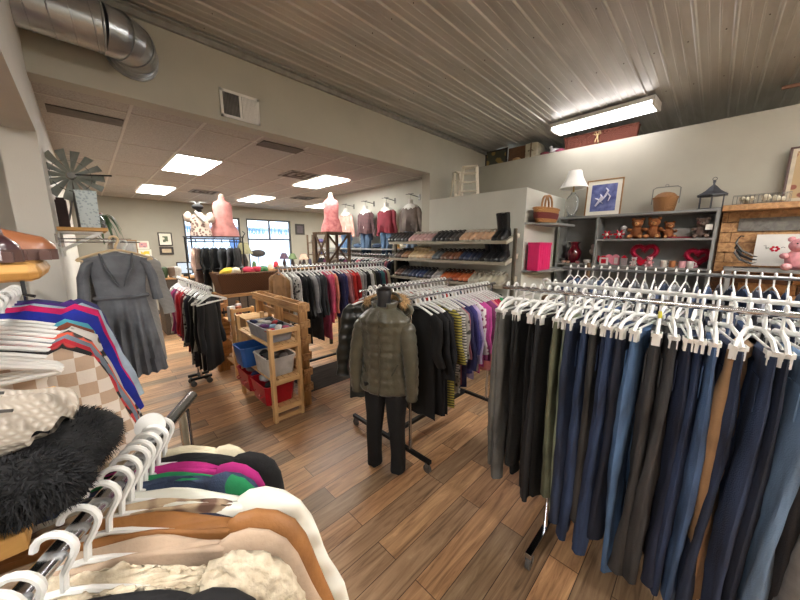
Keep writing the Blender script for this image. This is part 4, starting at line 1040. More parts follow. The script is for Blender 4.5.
t = pallet('narrow pallet section beside the black tops of the left rack', (1.12, 4.85, 0), 0, .2, .98, n=7)
# ------------------------------------------------------------------ shoe rack
beige = mat('shelf_beige', (186, 180, 162), .5, var=.05)
t = thing('shoe_rack', 'beige metal rack with three sloping shelves of shoes against the grey wall', 'shoe rack', (3.58, 1.73, 0))
post = mat('post_brown', (84, 78, 64), .5)
MB().box(.15, .19, 0, .033, 0, 2.0).build('post', post, t, smooth=False)
MB().box(.15, .19, 2.105, 2.14, 0, 1.9).build('post', post, t, smooth=False)
SH = [1.83, 1.57, 1.28, .98]
for z in SH:
    Mx = Matrix.Translation((0, 0, z)) @ Matrix.Rotation(math.radians(-14), 4, 'Y')
    s_ = MB().box(-.0, .34, .04, 2.1, -.012, 0, Mx).build('shelf', beige, t, smooth=False)
    MB().box(-.012, .0, .04, 2.1, -.014, .022, Mx).build('front_lip', beige, s_, smooth=False)
    MB().prism([(-.01, z - .03), (.34, z + .06), (.34, z + .12), (.25, z + .1), (-.01, z + .02)], .036, .042).v
    e = MB().prism([(-.01, z - .02), (.33, z + .065), (.33, z + .125), (.24, z + .11), (-.01, z + .02)], .034, .044); e.build('end_plate', beige, s_, smooth=False)
leath = lambda c, r=.4: mat('leather_%d_%d_%d' % c, c, r, coat=.1)
rows = [
 [('black', (28, 28, 30), 0, .0)] * 3 + [('dusty pink', (190, 150, 148), 0, 0)] * 3 + [('black', (30, 30, 34), 0, 0)] * 2 + [('charcoal', (70, 66, 64), 0, 0)] + [('tan', (200, 160, 128), 0, 0)] * 3 + [('black suede', (16, 16, 18), .19, .03)],
 [('dark brown', (70, 54, 44), 0, 0), ('tan brown', (146, 108, 78), 0, 0), ('beige', (198, 178, 142), .06, 0), ('beige', (200, 176, 138), .05, 0), ('sand', (178, 150, 118), 0, 0), ('grey blue', (96, 104, 110), 0, 0), ('brown', (112, 76, 56), 0, 0), ('chestnut', (128, 84, 60), 0, 0), ('navy', (44, 52, 76), 0, 0), ('dark blue', (38, 44, 62), 0, 0), ('black', (22, 22, 25), .1, .02), ('black', (24, 24, 27), .1, .02)],
 [('brown', (96, 64, 46), 0, 0), ('dark grey', (60, 62, 70), 0, 0), ('navy', (34, 48, 80), 0, 0), ('blue', (40, 60, 100), 0, 0), ('black and white', (60, 60, 64), 0, 0), ('silver grey', (160, 158, 156), 0, 0), ('orange brown', (176, 92, 52), 0, 0), ('rust', (170, 82, 46), 0, 0), ('cognac', (186, 100, 56), 0, 0), ('pale grey', (176, 172, 156), 0, 0), ('stone', (180, 174, 154), 0, 0), ('light taupe', (168, 160, 140), 0, 0)],
 [('blue', (52, 92, 130), 0, 0), ('teal', (60, 110, 130), 0, 0), ('tan', (170, 130, 90), 0, 0), ('brown', (120, 80, 54), 0, 0), ('camel', (180, 136, 92), 0, 0), ('black', (30, 30, 32), 0, 0)],
]
rn = ['top', 'second', 'third', 'lowest']
for r_, row in enumerate(rows):
    cnt = len(row); i = 0; yv = 1.83
    sp_ = 1.95 / 13 if r_ < 3 else .16
    for k, (nm, c, shf, hl) in enumerate(row[::-1]):
        for q in range(2):
            if r_ == 3 and q: continue
            y = yv + k * (.158) + q * .074 if r_ < 3 else yv + .05 + k * .16
            kind = 'ankle boot' if shf else 'shoe'
            lab = '%s %s, %s of the %s pair from the right, %s shoe shelf' % (nm, kind, ('right', 'left')[q], ORD[k], rn[r_])
            Lx = .24
            shoe(lab, (3.60 + Lx * math.cos(math.radians(14)), y + .035, SH[r_] + .016 + .014 + Lx * math.sin(math.radians(14))), PI, leath(c), mat('sole_dark', (46, 42, 40), .6) if sum(c) < 420 else mat('sole_pale', (190, 184, 170), .6), L=Lx, H=.075, shaft=shf, heel=hl, cat='boot' if shf else 'shoe', tilt=math.radians(14), scale=1.12)

# ------------------------------------------------------------------ top of the box room and ledge
alu = mat('ladder_cream', (226, 218, 198), .45, var=.06)
def stepladder(label, loc, rz, H, W, D, n=3):
    t = thing('step_ladder', label, 'ladder', loc, rz)
    for sx in (-1, 1):
        MB().bar((sx * W / 2, -D / 2, 0), (sx * W * .36, 0, H), .04, .018).build('front_rail', alu, t, smooth=False)
        MB().bar((sx * W / 2 * .95, D / 2, 0), (sx * W * .34, 0.02, H), .03, .014).build('rear_leg', alu, t, smooth=False)
    for k in range(n):
        q = (k + .6) / (n + .3); w = W / 2 + (W * .36 - W / 2) * q
        MB().box(-w, w, -D / 2 * (1 - q) - .03, -D / 2 * (1 - q) + .045, H * q - .01, H * q + .008).build('step', alu, t, smooth=False)
    MB().box(-W * .4, W * .4, -.05, .05, H - .01, H + .012).build('top_cap', alu, t, smooth=False)
    return t
stepladder('small cream step ladder standing on top of the grey box wall', (4.15, 2.69, 2.5), math.radians(-62), .43, .27, .2)
stepladder('narrower grey step stool folded beside the cream ladder', (4.25, 2.99, 2.5), math.radians(-20), .41, .13, .16, 2)

# stored on the ledge above the right wall
def picture(label, loc, rz, w, h, frame, mat_c, art, lean=.1, fw=.03, name='framed_picture', mount=.06, figs=None):
    t = thing(name, label, 'picture', loc, rz, rot=(-lean, 0, rz))
    MB().box(-w / 2, w / 2, 0, .018, 0, fw).box(-w / 2, w / 2, 0, .018, h - fw, h).box(-w / 2, -w / 2 + fw, 0, .018, fw, h - fw).box(w / 2 - fw, w / 2, 0, .018, fw, h - fw).build('frame', frame, t, smooth=False, bevel=.003)
    MB().box(-w / 2 + fw * .8, w / 2 - fw * .8, .006, .014, fw * .8, h - fw * .8).build('mount', mat_c, t, smooth=False)
    MB().box(-w / 2 + fw + mount, w / 2 - fw - mount, .003, .007, fw + mount, h - fw - mount).build('print', art, t, smooth=False)
    return t
RZW = -PI / 2   # local -y faces -X (towards the shop)
gold = mat('frame_gold_brown', (150, 112, 70), .4, .2); ivory = mat('mount_ivory', (226, 222, 208), .8, var=.03)
dkfr = mat('frame_dark', (52, 44, 40), .5); gldart = mat('art_dark', (70, 72, 60), .6, kind='blotch', rgb2=(150, 124, 70), scale=9)
picture('dark framed picture at the left end of the stored things on the ledge', (5.55, 3.05, 3.22), RZW, .44, .3, dkfr, dkfr, gldart, lean=.0, mount=.0)
cr = thing('wooden_crate', 'dark wooden open crate on the ledge between the dark picture and white case', 'crate', (5.62, 2.62, 3.22))
MB().box(-.13, .13, -.16, .16, 0, .02).box(-.13, -.11, -.16, .16, 0, .25).box(.11, .13, -.16, .16, 0, .25).box(-.13, .13, -.16, -.14, 0, .25).box(-.13, .13, .14, .16, 0, .25).build('crate_body', mat('crate_dark', (110, 78, 54), .7, kind='wood'), cr, smooth=False)
t = thing('suitcase', 'cream vintage suitcase standing on the ledge beside the crate', 'suitcase', (5.6, 2.36, 3.22))
MB().box(-.16, .16, -.1, .1, 0, .25).build('case_body', mat('case_cream', (196, 186, 160), .6), t, smooth=False, bevel=.015)
MB().box(-.165, .165, -.012, .012, .0, .254).build('seam_trim', mat('case_trim', (120, 100, 76), .5), t, smooth=False)
MB().tube([(-.165, -.04, .12), (-.19, -.03, .13), (-.19, .03, .13), (-.165, .04, .12)], .006, 6).build('handle', mat('case_trim', (120, 100, 76), .5), t)
t = thing('figurine', 'small white figurine of a bird on the ledge before the red baskets', 'figurine', (5.5, 2.0, 3.22))
pw = mat('porcelain_white', (226, 222, 222), .3)
MB().ell((0, 0, .06), (.05, .075, .045), 14, 9).build('bird_body', pw, t); MB().ell((0, .06, .125), .028, 12, 8).build('bird_head', pw, t); MB().tube([(0, .03, .07), (0, .05, .1), (0, .06, .125)], .02, 8).build('bird_neck', pw, t)
MB().lathe([(.04, 0), (.045, .01), (.02, .025)], 14).build('base', pw, t)
for k, (y, c, lb) in enumerate(((2.13, (120, 50, 60), 'small dark red cloth bundle left of the white bird figurine'), (2.6, (196, 160, 110), 'small tan straw hat lying at the front edge of the ledge'), (1.9, (150, 60, 90), 'small plum cloth flower right of the white bird figurine'))):
    tag(MB().ell((0, 0, .03), (.06, .07, .035), 14, 8, bump=.2).build('cloth_bundle' if k != 1 else 'straw_hat', fab(c), loc=(5.45, y, 3.22)), lb, 'ornament')
wr = mat('wicker_red', (150, 84, 62), .7, kind='weave', rgb2=(92, 46, 34), scale=26, bump=.8)
def tray(label, y, w):
    t = thing('wicker_tray', label, 'basket', (5.5, y, 3.22), RZW + 0)
    n = 9; MB().loft([[(-w / 2, 0, 0), (w / 2, 0, 0), (w / 2, .07, 0), (-w / 2, .07, 0)], [(-w / 2 - .02, -.03, .2), (w / 2 + .02, -.03, .2), (w / 2 + .02, .09, .2), (-w / 2 - .02, .09, .2)]]).build('wicker_panel', wr, t, smooth=False, bevel=.01)
    MB().tube([(-w / 2 - .02, -.03, .2), (w / 2 + .02, -.03, .2), (w / 2 + .02, .09, .2), (-w / 2 - .02, .09, .2)], .012, 8, closed=True).build('braided_rim', wr, t)
    for k in range(8):
        x = -w / 2 + w * (k + .5) / 8; MB().bar((x, -.004, .01), (x, -.032, .19), .012, .006, (1, 0, 0)).build('vertical_rib', wr, t, smooth=False)
    return t
tray('red brown wicker hamper on the ledge, left one of the two beneath the light', 1.63, .42)
tray('red brown wicker hamper on the ledge, right one of the two beneath the light', 1.16, .44)
MB_ = MB(); 
for sx in (-1, 1): MB_.tube([(0, 0, .14), (-.01, sx * .03, .2), (-.01, sx * .045, .16), (0, 0, .14)], .007, 6)
MB_.tube([(0, 0, .14), (-.01, -.02, .04)], .006, 6).tube([(0, 0, .14), (-.01, .025, .05)], .006, 6)
tag(MB_.build('ribbon_bow', fab((206, 176, 130)), loc=(5.43, 1.395, 3.22)), 'tan ribbon bow between the two wicker hampers', 'ribbon')

# ------------------------------------------------------------------ corner shelves and bookcase on the right wall
shg = mat('shelf_paint_grey', (128, 130, 128), .6, var=.05)
t = thing('corner_shelves', 'grey quarter-round shelves fixed to the side wall of the box room', 'shelf', (4.9, 1.72, 0))
for z in (2.08, 1.48, .95):
    MB().prism([(-.02, 0)] + [(-.02 - .95 * math.sin(a), -.3 * math.cos(a)) for a in [PI / 2 * k / 12 for k in range(13)]], z - .025, z, axis='z').build('shelf', shg, t, smooth=False)
def basket(label, loc, rz, a, b, h, m, handle=.0, hm=None, lid=False, band=None, name='basket'):
    t = thing(name, label, 'basket', loc, rz)
    n = 28
    MB().loft([[(a * s * math.cos(2 * PI * k / n), b * s * math.sin(2 * PI * k / n), z) for k in range(n)] for s, z in ((.8, 0), (.9, h * .4), (1, h), (.96, h), (.86, h * .4), (.76, .01))]).build('basket_body', m, t)
    MB().tube([(a * 1.0 * math.cos(2 * PI * k / n), b * 1.0 * math.sin(2 * PI * k / n), h) for k in range(n)], .009, 6, closed=True).build('rim', m, t)
    if band: MB().loft([[(a * s * math.cos(2 * PI * k / n), b * s * math.sin(2 * PI * k / n), z) for k in range(n)] for s, z in ((.905, h * .25), (.99, h * .68))], cap=False).build('woven_band', band, t)
    if handle:
        for oy in (-.02, .02): MB().tube([(a * .25 * 0 + math.cos(w) * a * .35 * (1), oy, h * .9 + handle * max(0, math.sin(w)) ** .55) for w in [PI * k / 16 for k in range(17)]], .013, 6, flat=1.2).build('handle', hm or m, t)
    return t
wk = mat('wicker_honey', (206, 156, 98), .6, kind='weave', rgb2=(168, 118, 66), scale=34, bump=.8); wkr = mat('wicker_band_red', (130, 40, 40), .7, kind='weave', rgb2=(112, 48, 40), scale=34, bump=.8)
basket('honey wicker basket with red woven band and double handle on the upper corner shelf', (4.24, 1.58, 2.08), 0, .33, .11, .17, wk, .18, band=wkr)
t = thing('gift_box', 'bright pink ridged box on the lower corner shelf', 'box', (4.17, 1.60, 1.48), .0)
pk = mat('pink_box', (224, 44, 110), .45, var=.05)
MB().box(-.2, .2, -.07, .07, 0, .34).build('box_body', pk, t, smooth=False, bevel=.006)
MB().box(-.205, .205, -.075, .075, .32, .352).build('lid', pk, t, smooth=False, bevel=.004)
for k in range(5): MB().box(-.15 + k * .075 - .004, -.15 + k * .075 + .004, -.075, -.069, .01, .33).build('ridge', pk, t, smooth=False)
tag(MB().lathe([(.07, 0), (.1, .06), (.09, .13), (.05, .16)], 18).build('wooden_jar', mat('jar_brown', (112, 84, 56), .6), loc=(4.45, 1.55, .95)), 'brown wooden jar on the bottom corner shelf', 'jar')

BX = 4.97; BD = .34
t = thing('bookcase', 'grey painted open bookcase of ornaments against the right wall', 'bookcase', (BX, 0, 0))
def bxx(n_, x0, x1, y0, y1, z0, z1): MB().box(x0, x1, y0, y1, z0, z1).build(n_, shg, t, smooth=False, bevel=.002)
for y in (1.67, 1.18, .03): bxx('side_panel', 0, BD, y - .03, y, 0, 2.19)
bxx('back_panel', BD, BD + .012, .0, 1.67, 0, 2.19)
for z in (2.2,): bxx('top_board', -.005, BD, 0, 1.67, z - .03, z)
for z in (1.88, 1.53, 1.2, .8, .4): bxx('shelf', 0, BD, .03, 1.15, z - .025, z)
for z in (1.54, 1.12, .7, .3): bxx('shelf', 0, BD, 1.18, 1.64, z - .025, z)

# top of bookcase
t = thing('table_lamp', 'clear glass table lamp with white pleated shade on top of the bookcase', 'lamp', (5.12, 1.55, 2.2))
cg = mat('clear_glass', (240, 244, 244), .05, trans=.9, var=0)
MB().lathe([(.07, 0), (.075, .015), (.045, .035), (.065, .07), (.085, .14), (.088, .22), (.07, .29), (.035, .33), (.025, .36)], 10).build('glass_base', cg, t)
MB().tube([(0, 0, .35), (0, 0, .44)], .012, 8).build('socket', mat('brass', (160, 130, 80), .3, .9), t)
shm = MB(); n = 48
shm.loft([[((r + (.003 if k % 2 else 0)) * math.cos(2 * PI * k / n), (r + (.003 if k % 2 else 0)) * math.sin(2 * PI * k / n), z) for k in range(n)] for r, z in ((.185, .41), (.145, .48), (.11, .55), (.082, .65), (.079, .65), (.107, .55), (.142, .48), (.182, .41))], cap=False)
shm.build('lamp_shade', mat('shade_white', (226, 224, 216), .8, var=.03), t)
ang_t = mat('art_blue_print', (72, 80, 132), .6, rgb2=(120, 130, 180), scale=11)
t = picture('large framed print in violet blue with pale figures, leaning on the wall above the bookcase', (5.17, 1.18, 2.2), RZW, .44, .5, gold, ivory, ang_t, lean=.06, fw=.018, mount=.05)
sw_ = mat('art_pale_strokes', (206, 206, 220), .6, var=.1)
m = MB()
for (pts, r) in (([(-.09, .002, .14), (-.05, .002, .2), (-.02, .002, .26), (-.04, .002, .3)], .018), ([(-.03, .002, .2), (.02, .002, .27), (.05, .002, .34), (.02, .002, .38)], .015), ([(-.1, .002, .25), (-.06, .002, .23), (-.0, .002, .17)], .012), ([(.05, .002, .3), (.08, .002, .26), (.06, .002, .2)], .012)):
    m.tube(pts, [r] + [r * 1.7] * (len(pts) - 2) + [r * .6], 8, flat=.5)
m.build('painted_figure', sw_, t)
t = basket('round rattan basket with tall wire handle on the bookcase top', (5.12, .50, 2.2), 0, .12, .12, .17, mat('rattan', (176, 128, 78), .6, kind='weave', rgb2=(130, 88, 48), scale=30, bump=.7), 0)
MB().ell((0, 0, .17), (.112, .112, .07), 18, 8).build('lid', mat('rattan', (176, 128, 78)), t)
m = MB().tube([(0, -.13, .1), (0, -.13, .28), (0, -.1, .3), (0, .1, .3), (0, .13, .28), (0, .13, .1)], .005, 6); m.tube([(.0, .015 * math.cos(a), .315 + .015 * math.sin(a)) for a in [2 * PI * k / 12 for k in range(12)]], .003, 5, closed=True); m.build('wire_handle', STEEL, t)
t = thing('lantern', 'dark metal pavilion lantern with pointed roof at the right end of the bookcase top', 'lantern', (5.12, .09, 2.2))
lm = mat('lantern_metal', (74, 76, 82), .5, .6)
MB().lathe([(.13, 0), (.13, .012), (.12, .012)], 6).build('base', lm, t, smooth=False)
for k in range(6):
    a = 2 * PI * k / 6; MB().tube([(.11 * math.cos(a), .11 * math.sin(a), .012), (.11 * math.cos(a), .11 * math.sin(a), .15)], .006, 6).build('post', lm, t)
MB().lathe([(.145, .15), (.145, .16), (.11, .18), (.07, .21), (.035, .25), (.012, .27), (.008, .3)], 6).build('roof', lm, t, smooth=False)
MB().ell((0, 0, .305), (.014, .014, .02), 8, 6).build('finial', lm, t); MB().tube([(0, .018 * math.cos(a), .335 + .018 * math.sin(a)) for a in [2 * PI * k / 12 for k in range(12)]], .003, 5, closed=True).build('ring', lm, t)

# ornaments inside
def bear(label, loc, rz, c, c2, s=1.0, tagm=None):
    t = thing('teddy_bear', label, 'soft toy', loc, rz); m = mat('plush_%d_%d_%d' % c, c, .95, bump=.8, bscale=90, scale=25); m2 = mat('plush_%d_%d_%d' % c2, c2, .95, bump=.5, bscale=90)
    P = lambda *a: [v * s for v in a]
    b_ = MB().ell(P(0, 0, .075), P(.06, .055, .075), 18, 10)
    b_.ell(P(0, -.012, .175), P(.055, .05, .05), 18, 10)
    for sx in (-1, 1): b_.ell(P(sx * .043, -.0, .218), P(.02, .012, .02), 10, 7); b_.ell(P(sx * .065, -.03, .1), P(.024, .045, .022), 10, 7); b_.ell(P(sx * .05, -.07, .025), P(.028, .045, .025), 10, 7)
    b_.build('body', m, t, ang=90)
    MB().ell(P(0, -.06, .165), P(.026, .02, .02), 12, 7).build('muzzle', m2, t)
    MB().ell(P(0, -.08, .172), P(.008, .006, .006), 8, 5).build('nose', mat('nose_black', (20, 18, 18), .3), t)
    for sx in (-1, 1):
        MB().ell(P(sx * .02, -.058, .188), P(.005, .004, .005), 8, 5).build('eye', mat('nose_black', (20, 18, 18), .3), t); MB().ell(P(sx * .05, -.112, .026), P(.018, .006, .018), 10, 6).build('foot_pad', m2, t)
    if tagm: MB().box(.03 * s, .09 * s, -.085 * s, -.08 * s, .09 * s, .15 * s).build('paper_tag', mat('paper', (222, 220, 214), .7), t, smooth=False)
    return t
bear('brown teddy bear sitting left of its twin on the upper bookcase shelf', (5.09, .74, 1.88), RZW, (140, 84, 46), (196, 140, 90), 1.12)
bear('brown teddy bear sitting in the middle, right of its twin on the upper shelf', (5.09, .57, 1.88), RZW, (146, 88, 48), (196, 140, 90), 1.12)
bear('third brown teddy bear, small and leaning, right of the two big bears', (5.17, .43, 1.88), RZW + .3, (150, 90, 50), (196, 140, 90), .9)
bear('grey brown teddy bear with a paper tag at the right end of the upper shelf', (5.08, .13, 1.88), RZW, (100, 82, 74), (130, 112, 104), 1.0, True)
tag(MB().box(-.1, .1, -.12, .12, 0, .02).build('gift_bag', fab((120, 24, 40)), loc=(5.15, .3, 1.88), smooth=False), 'flat dark red box lying between the bears on the upper shelf', 'box')
tag(MB().box(-.05, .05, -.12, .12, 0, .1).build('paper_box', mat('grey_paper', (150, 148, 142), .8), loc=(5.22, .3, 1.9), smooth=False), 'pale grey box behind the flat red box on the upper shelf', 'box')
def heart(label, loc, m, s=.06, th=.02, cat='heart ornament'):
    pts = []
    for k in range(28):
        a = 2 * PI * k / 28; pts.append((s * .062 * 16 * math.sin(a) ** 3, s * .062 * (13 * math.cos(a) - 5 * math.cos(2 * a) - 2 * math.cos(3 * a) - math.cos(4 * a))))
    lo = min(p[1] for p in pts); pts = [(a, b_ - lo) for a, b_ in pts]
    return tag(MB().prism(pts, -th / 2, th / 2).build('heart_ornament', m, loc=loc, rot=(0, 0, RZW), bevel=.005), label, cat)
redm = mat('glossy_red', (178, 20, 44), .25, var=.1); redt = mat('tinsel_red', (176, 16, 60), .3, .5, bump=1.0, bscale=120, scale=60); whp = mat('plush_white', (222, 214, 212), .9, bump=.5)
pkp = mat('plush_pink', (222, 138, 156), .9, bump=.5)
def snowflake(label, y, z, s):
    t = thing('star_ornament', label, 'ornament', (5.06, y, z + s), RZW)
    for k in range(3):
        a = PI * k / 3; MB().bar((-s * math.cos(a), 0, -s * math.sin(a)), (s * math.cos(a), 0, s * math.sin(a)), .022, .022, (0, 1, 0)).build('arm', redm, t, smooth=False, bevel=.004)
    MB().ell((0, -.012, 0), s * .35, 12, 8).build('centre', whp, t); return t
snowflake('red and white star ornament, left one on the upper bookcase shelf', 1.06, 1.88, .06); snowflake('red and white star ornament, right one beside the bears', .92, 1.88, .062)
tag(MB().ell((0, 0, .06), (.05, .05, .06), 14, 9).ell((0, 0, .14), .04, 12, 8).build('snowman', whp, loc=(5.2, .9, 1.88)), 'small white snowman figure behind the right star ornament', 'figurine')
def wreath(label, y, z, R, m, bow=True):
    t = thing('heart_wreath', label, 'wreath', (5.16, y, z), RZW)
    pts = []
    for k in range(36):
        a = 2 * PI * k / 36; pts.append((R * .06 * 16 * math.sin(a) ** 3, 0, R * .06 * (13 * math.cos(a) - 5 * math.cos(2 * a) - 2 * math.cos(3 * a) - math.cos(4 * a))))
    lo = min(p[2] for p in pts); pts = [(p[0], 0, p[2] - lo + .03) for p in pts]
    mm = MB().tube(pts, .028, 8, closed=True); rg = random.Random(3); fp = []
    for _ in range(700):
        c = Vector(pts[rg.randrange(36)]); d = Vector((rg.gauss(0, 1), rg.gauss(0, 1), rg.gauss(0, 1))).normalized(); fp.append((c + d * .026, d))
    mm.fur(fp, .022, .003, 0, 3); mm.build('tinsel', m, t, smooth=False)
    if bow: MB().ell((-.02, -.03, .02), (.04, .02, .025), 10, 7).build('bow', pkp, t)
    return t
wreath('red tinsel heart wreath standing in the middle of the second bookcase shelf', .64, 1.53, .13, redt)
wreath('second red tinsel heart wreath at the right end of the second shelf', .13, 1.53, .1, redt)
def lettr(label, loc, m, w=.1, h=.1):
    t = thing('keepsake_box', label, 'ornament', loc, RZW); MB().box(-w / 2, w / 2, -.015, .015, 0, h).build('frame', m, t, smooth=False, bevel=.006); MB().box(-w / 2 + .02, w / 2 - .02, -.018, -.014, .02, h - .02).build('panel', whp if m != whp else redm, t, smooth=False); return t
lettr('small white square frame with red centre on the second shelf', (5.05, 1.06, 1.53), whp)
heart('red heart ornament left of the white frame on the second shelf', (5.1, 1.11, 1.53), redm, .07)
heart('pink heart ornament right of the white frame on the second shelf', (5.12, .98, 1.53), pkp, .08)
lettr('small pink box frame standing beside the pink heart', (5.12, .93, 1.53), pkp, .08, .12)
t = thing('candle_lantern', 'small grey candle lantern on the second bookcase shelf', 'lantern', (5.06, .83, 1.53), RZW)
MB().box(-.03, .03, -.03, .03, 0, .1).build('case', mat('lantern_grey', (150, 140, 140), .4), t, smooth=False, bevel=.004); MB().prism([(-.035, .1), (.035, .1), (0, .14)], -.035, .035).build('roof', redm, t, smooth=False)
bear('little white bear with pink details left before the heart wreath', (5.03, .72, 1.53), RZW, (222, 206, 206), (220, 140, 150), .5); bear('little pink bear right before the heart wreath', (5.03, .56, 1.53), RZW, (220, 150, 156), (226, 206, 206), .55)
heart('small glossy red heart before the wreath', (5.01, .64, 1.53), redm, .05)
for k, (y, c, nm) in enumerate(((.42, (214, 206, 196), 'white cupid mug'), (.34, (170, 110, 70), 'brown clay mug'), (.25, (222, 170, 176), 'pale pink mug'), (.18, (220, 216, 210), 'white heart mug'))):
    t = thing('mug', nm + ' on the second bookcase shelf', 'mug', (5.05, y, 1.53)); mm_ = mat('mug%d' % k, c, .3)
    MB().lathe([(.028, 0), (.032, .02), (.033, .08), (.029, .08), (.027, .01)], 18).build('cup', mm_, t); MB().tube([(0, -.03, .065), (0, -.052, .06), (0, -.052, .03), (0, -.03, .02)], .005, 6).build('handle', mm_, t)
# left bay
t = thing('vase', 'dark red glass vase with flared neck in the left bay of the bookcase', 'vase', (5.08, 1.46, 1.54))
MB().lathe([(.05, 0), (.07, .02), (.1, .1), (.105, .16), (.07, .22), (.055, .26), (.08, .3), (.075, .3), (.05, .26)], 26).build('vase_body', mat('ruby_glass', (86, 12, 26), .08, coat=.6), t); MB().tube([(.08 * math.cos(a), .08 * math.sin(a), .3) for a in [2 * PI * k / 20 for k in range(20)]], .006, 6, closed=True).build('rim', mat('ruby_glass', (86, 12, 26)), t)
for k, (y, x, r, c, nm) in enumerate(((1.6, 5.1, .06, (40, 34, 34), 'dark round bowl at the left end of the left bay'), (1.56, 5.0, .03, (214, 176, 156), 'peach shell dish in front of the vase'), (1.50, 4.99, .028, (206, 170, 150), 'second peach shell dish in front of the vase'), (1.37, 4.99, .03, (196, 120, 130), 'rose coloured dish right in front of the vase'), (1.26, 5.04, .05, (222, 218, 214), 'white round pot at the right end of the left bay'))):
    tag(MB().lathe([(r * .5, 0), (r, r * .5), (r * .95, r * 1.1), (r * .8, r * 1.1), (r * .5, r * .3)], 18).build('ceramic_pot', mat('pot%d' % k, c, .35), loc=(x, y, 1.54)), nm, 'dish')
tag(MB().ell((0, 0, .05), (.045, .045, .05), 14, 9).ell((0, 0, .12), .033, 12, 8).build('snowman', whp, loc=(5.2, 1.24, 1.66)), 'white round figure perched behind the white pot', 'figurine')
bundle('folded pink towel on the third shelf of the right bay', (5.1, .9, 1.235), fab((196, 60, 84)), .06, 0, 'towel', 'folded_towel'); bundle('dark red cushion on the lower shelf of the left bay', (5.1, 1.42, 1.165), fab((130, 24, 40)), .07, 1.5, 'cushion', 'cushion')
tag(MB().lathe([(.03, 0), (.034, .12), (.025, .2), (.03, .3), (.02, .36)], 14).build('wooden_candlestick', mat('stick_brown', (120, 92, 64), .6), loc=(4.9, 1.2, 1.2)), 'tall brown wooden candlestick before the bookcase divider', 'candlestick')
struct('trim_1', MB().box(4.84, 4.97, 1.14, 1.26, 1.17, 1.2), shg)

# rustic wood wall panel and ledge right of the bookcase
plk = mat('rustic_plank', (186, 142, 94), .6, kind='wood', rgb2=(134, 94, 56))
plk2 = mat('rustic_plank_grey', (112, 108, 100), .6, kind='wood', rgb2=(84, 80, 74)); plk3 = mat('rustic_plank_dark', (112, 74, 46), .6, kind='wood', rgb2=(70, 46, 30))
t = thing('wood_display_wall', 'rustic wooden plank display with thick ledge right of the bookcase', 'shelf', (5.2, 0, 0))
random.seed(21)
for r_ in range(14):
    z = .6 + r_ * .112; y = -1.6
    while y < -.03:
        ln = rnd(.35, .7); y1 = min(y + ln, -.02); MB().box(.02, .05, y, y1 - .004, z, z + .107).build('plank', random.choice((plk, plk, plk, plk3) if r_ < 12 else (plk,)), t, smooth=False, bevel=.003); y = y1
MB().box(.0, .02, -1.6, -.16, 1.95, 2.09).build('grey_board', plk2, t, smooth=False)
MB().box(-.22, .14, -1.6, -.01, 2.165, 2.225).build('ledge', plk, t, smooth=False, bevel=.006)
MB().box(.05, .14, -1.6, -.01, .3, 2.165).build('backing_frame', plk3, t, smooth=False)
# wire candle rack with flowers on ledge, framed mirror piece
t = thing('wire_basket', 'long wire basket of cream flowers on the wooden ledge', 'basket', (5.1, -.28, 2.225), RZW)
m = MB()
for z in (.01, .1): m.tube([(-.2, -.05, z), (.2, -.05, z), (.2, .05, z), (-.2, .05, z)], .003, 5, closed=True)
for k in range(14):
    x = -.2 + .4 * k / 13; m.tube([(x, -.05, .01), (x, -.05, .1)], .002, 4).tube([(x, .05, .01), (x, .05, .1)], .002, 4)
m.build('wire_frame', STEEL, t)
fl = mat('flower_cream', (208, 200, 176), .8)
for k in range(9):
    random.seed(k); MB().ell((rnd(-.17, .17), rnd(-.03, .03), rnd(.04, .075)), rnd(.022, .034), 10, 7, bump=.4, fr=3).build('cream_flower', fl, t)
t = picture('tall framed panel with pale wood moulding leaning at the right edge above the ledge', (5.2, -.53, 2.225), RZW, .2, .56, mat('frame_dark_red', (84, 56, 48), .5), mat('mount_wood', (196, 184, 160), .6), mat('art_landscape', (176, 150, 110), .6, kind='blotch', rgb2=(130, 70, 50), scale=14), lean=.06, fw=.02, mount=.03)
m = MB().bar((.16, -.05, 0), (.06, -.01, .42), .025, .02); tag(m.build('wooden_easel', mat('mount_wood', (196, 184, 160)), loc=(5.08, -.56, 2.225), rot=(0, 0, RZW), smooth=False), 'pale wooden easel strip leaning before the tall framed panel', 'easel')
# white canvas with red mark, black and white ornament, pink plush
t = thing('canvas_sign', 'white canvas board with a small red heart design standing on the display', 'sign', (5.12, -.47, 1.58), RZW)
MB().box(-.16, .16, 0, .02, 0, .33).build('canvas', mat('canvas_white', (212, 210, 204), .7, var=.03), t, smooth=False)
m = MB()
for k in range(6): 
    a = 2 * PI * k / 6; m.ell((-.02 + .025 * math.cos(a), -.002, .18 + .02 * math.sin(a)), (.012, .003, .012), 8, 5)
m.build('red_motif', redm, t); MB().tube([(-.1, -.001, .21), (-.085, -.001, .22), (-.08, -.001, .18), (-.06, -.001, .2)], .003, 5).tube([(.02, -.001, .19), (.035, -.001, .2), (.05, -.001, .19)], .003, 5).build('grey_script', STEEL, t)
t = thing('swan_ornament', 'black and silver curved metal ornament before the wooden planks', 'ornament', (4.95, -.27, 1.56), RZW)
for k in range(3): MB().tube([(-.1 + .0 * k, -.01 * k, .31 - .05 * k), (-.11, -.01 * k, .26 - .05 * k), (-.06, -.01 * k, .18 - .045 * k), (.02, -.01 * k, .13 - .04 * k), (.06, -.01 * k, .12 - .03 * k)], [.01, .022, .032, .022, .006], 8, flat=.5).build('feather', (mat('nickel', (190, 192, 196), .15, .9), BLK, mat('nickel', (190, 192, 196)))[k], t)
MB().tube([(-.1, 0, .31), (-.085, 0, .335), (-.06, 0, .33)], .007, 6).build('neck_curl', BLK, t); MB().box(-.1, .08, -.03, .03, 0, .012).build('base', BLK, t, smooth=False)
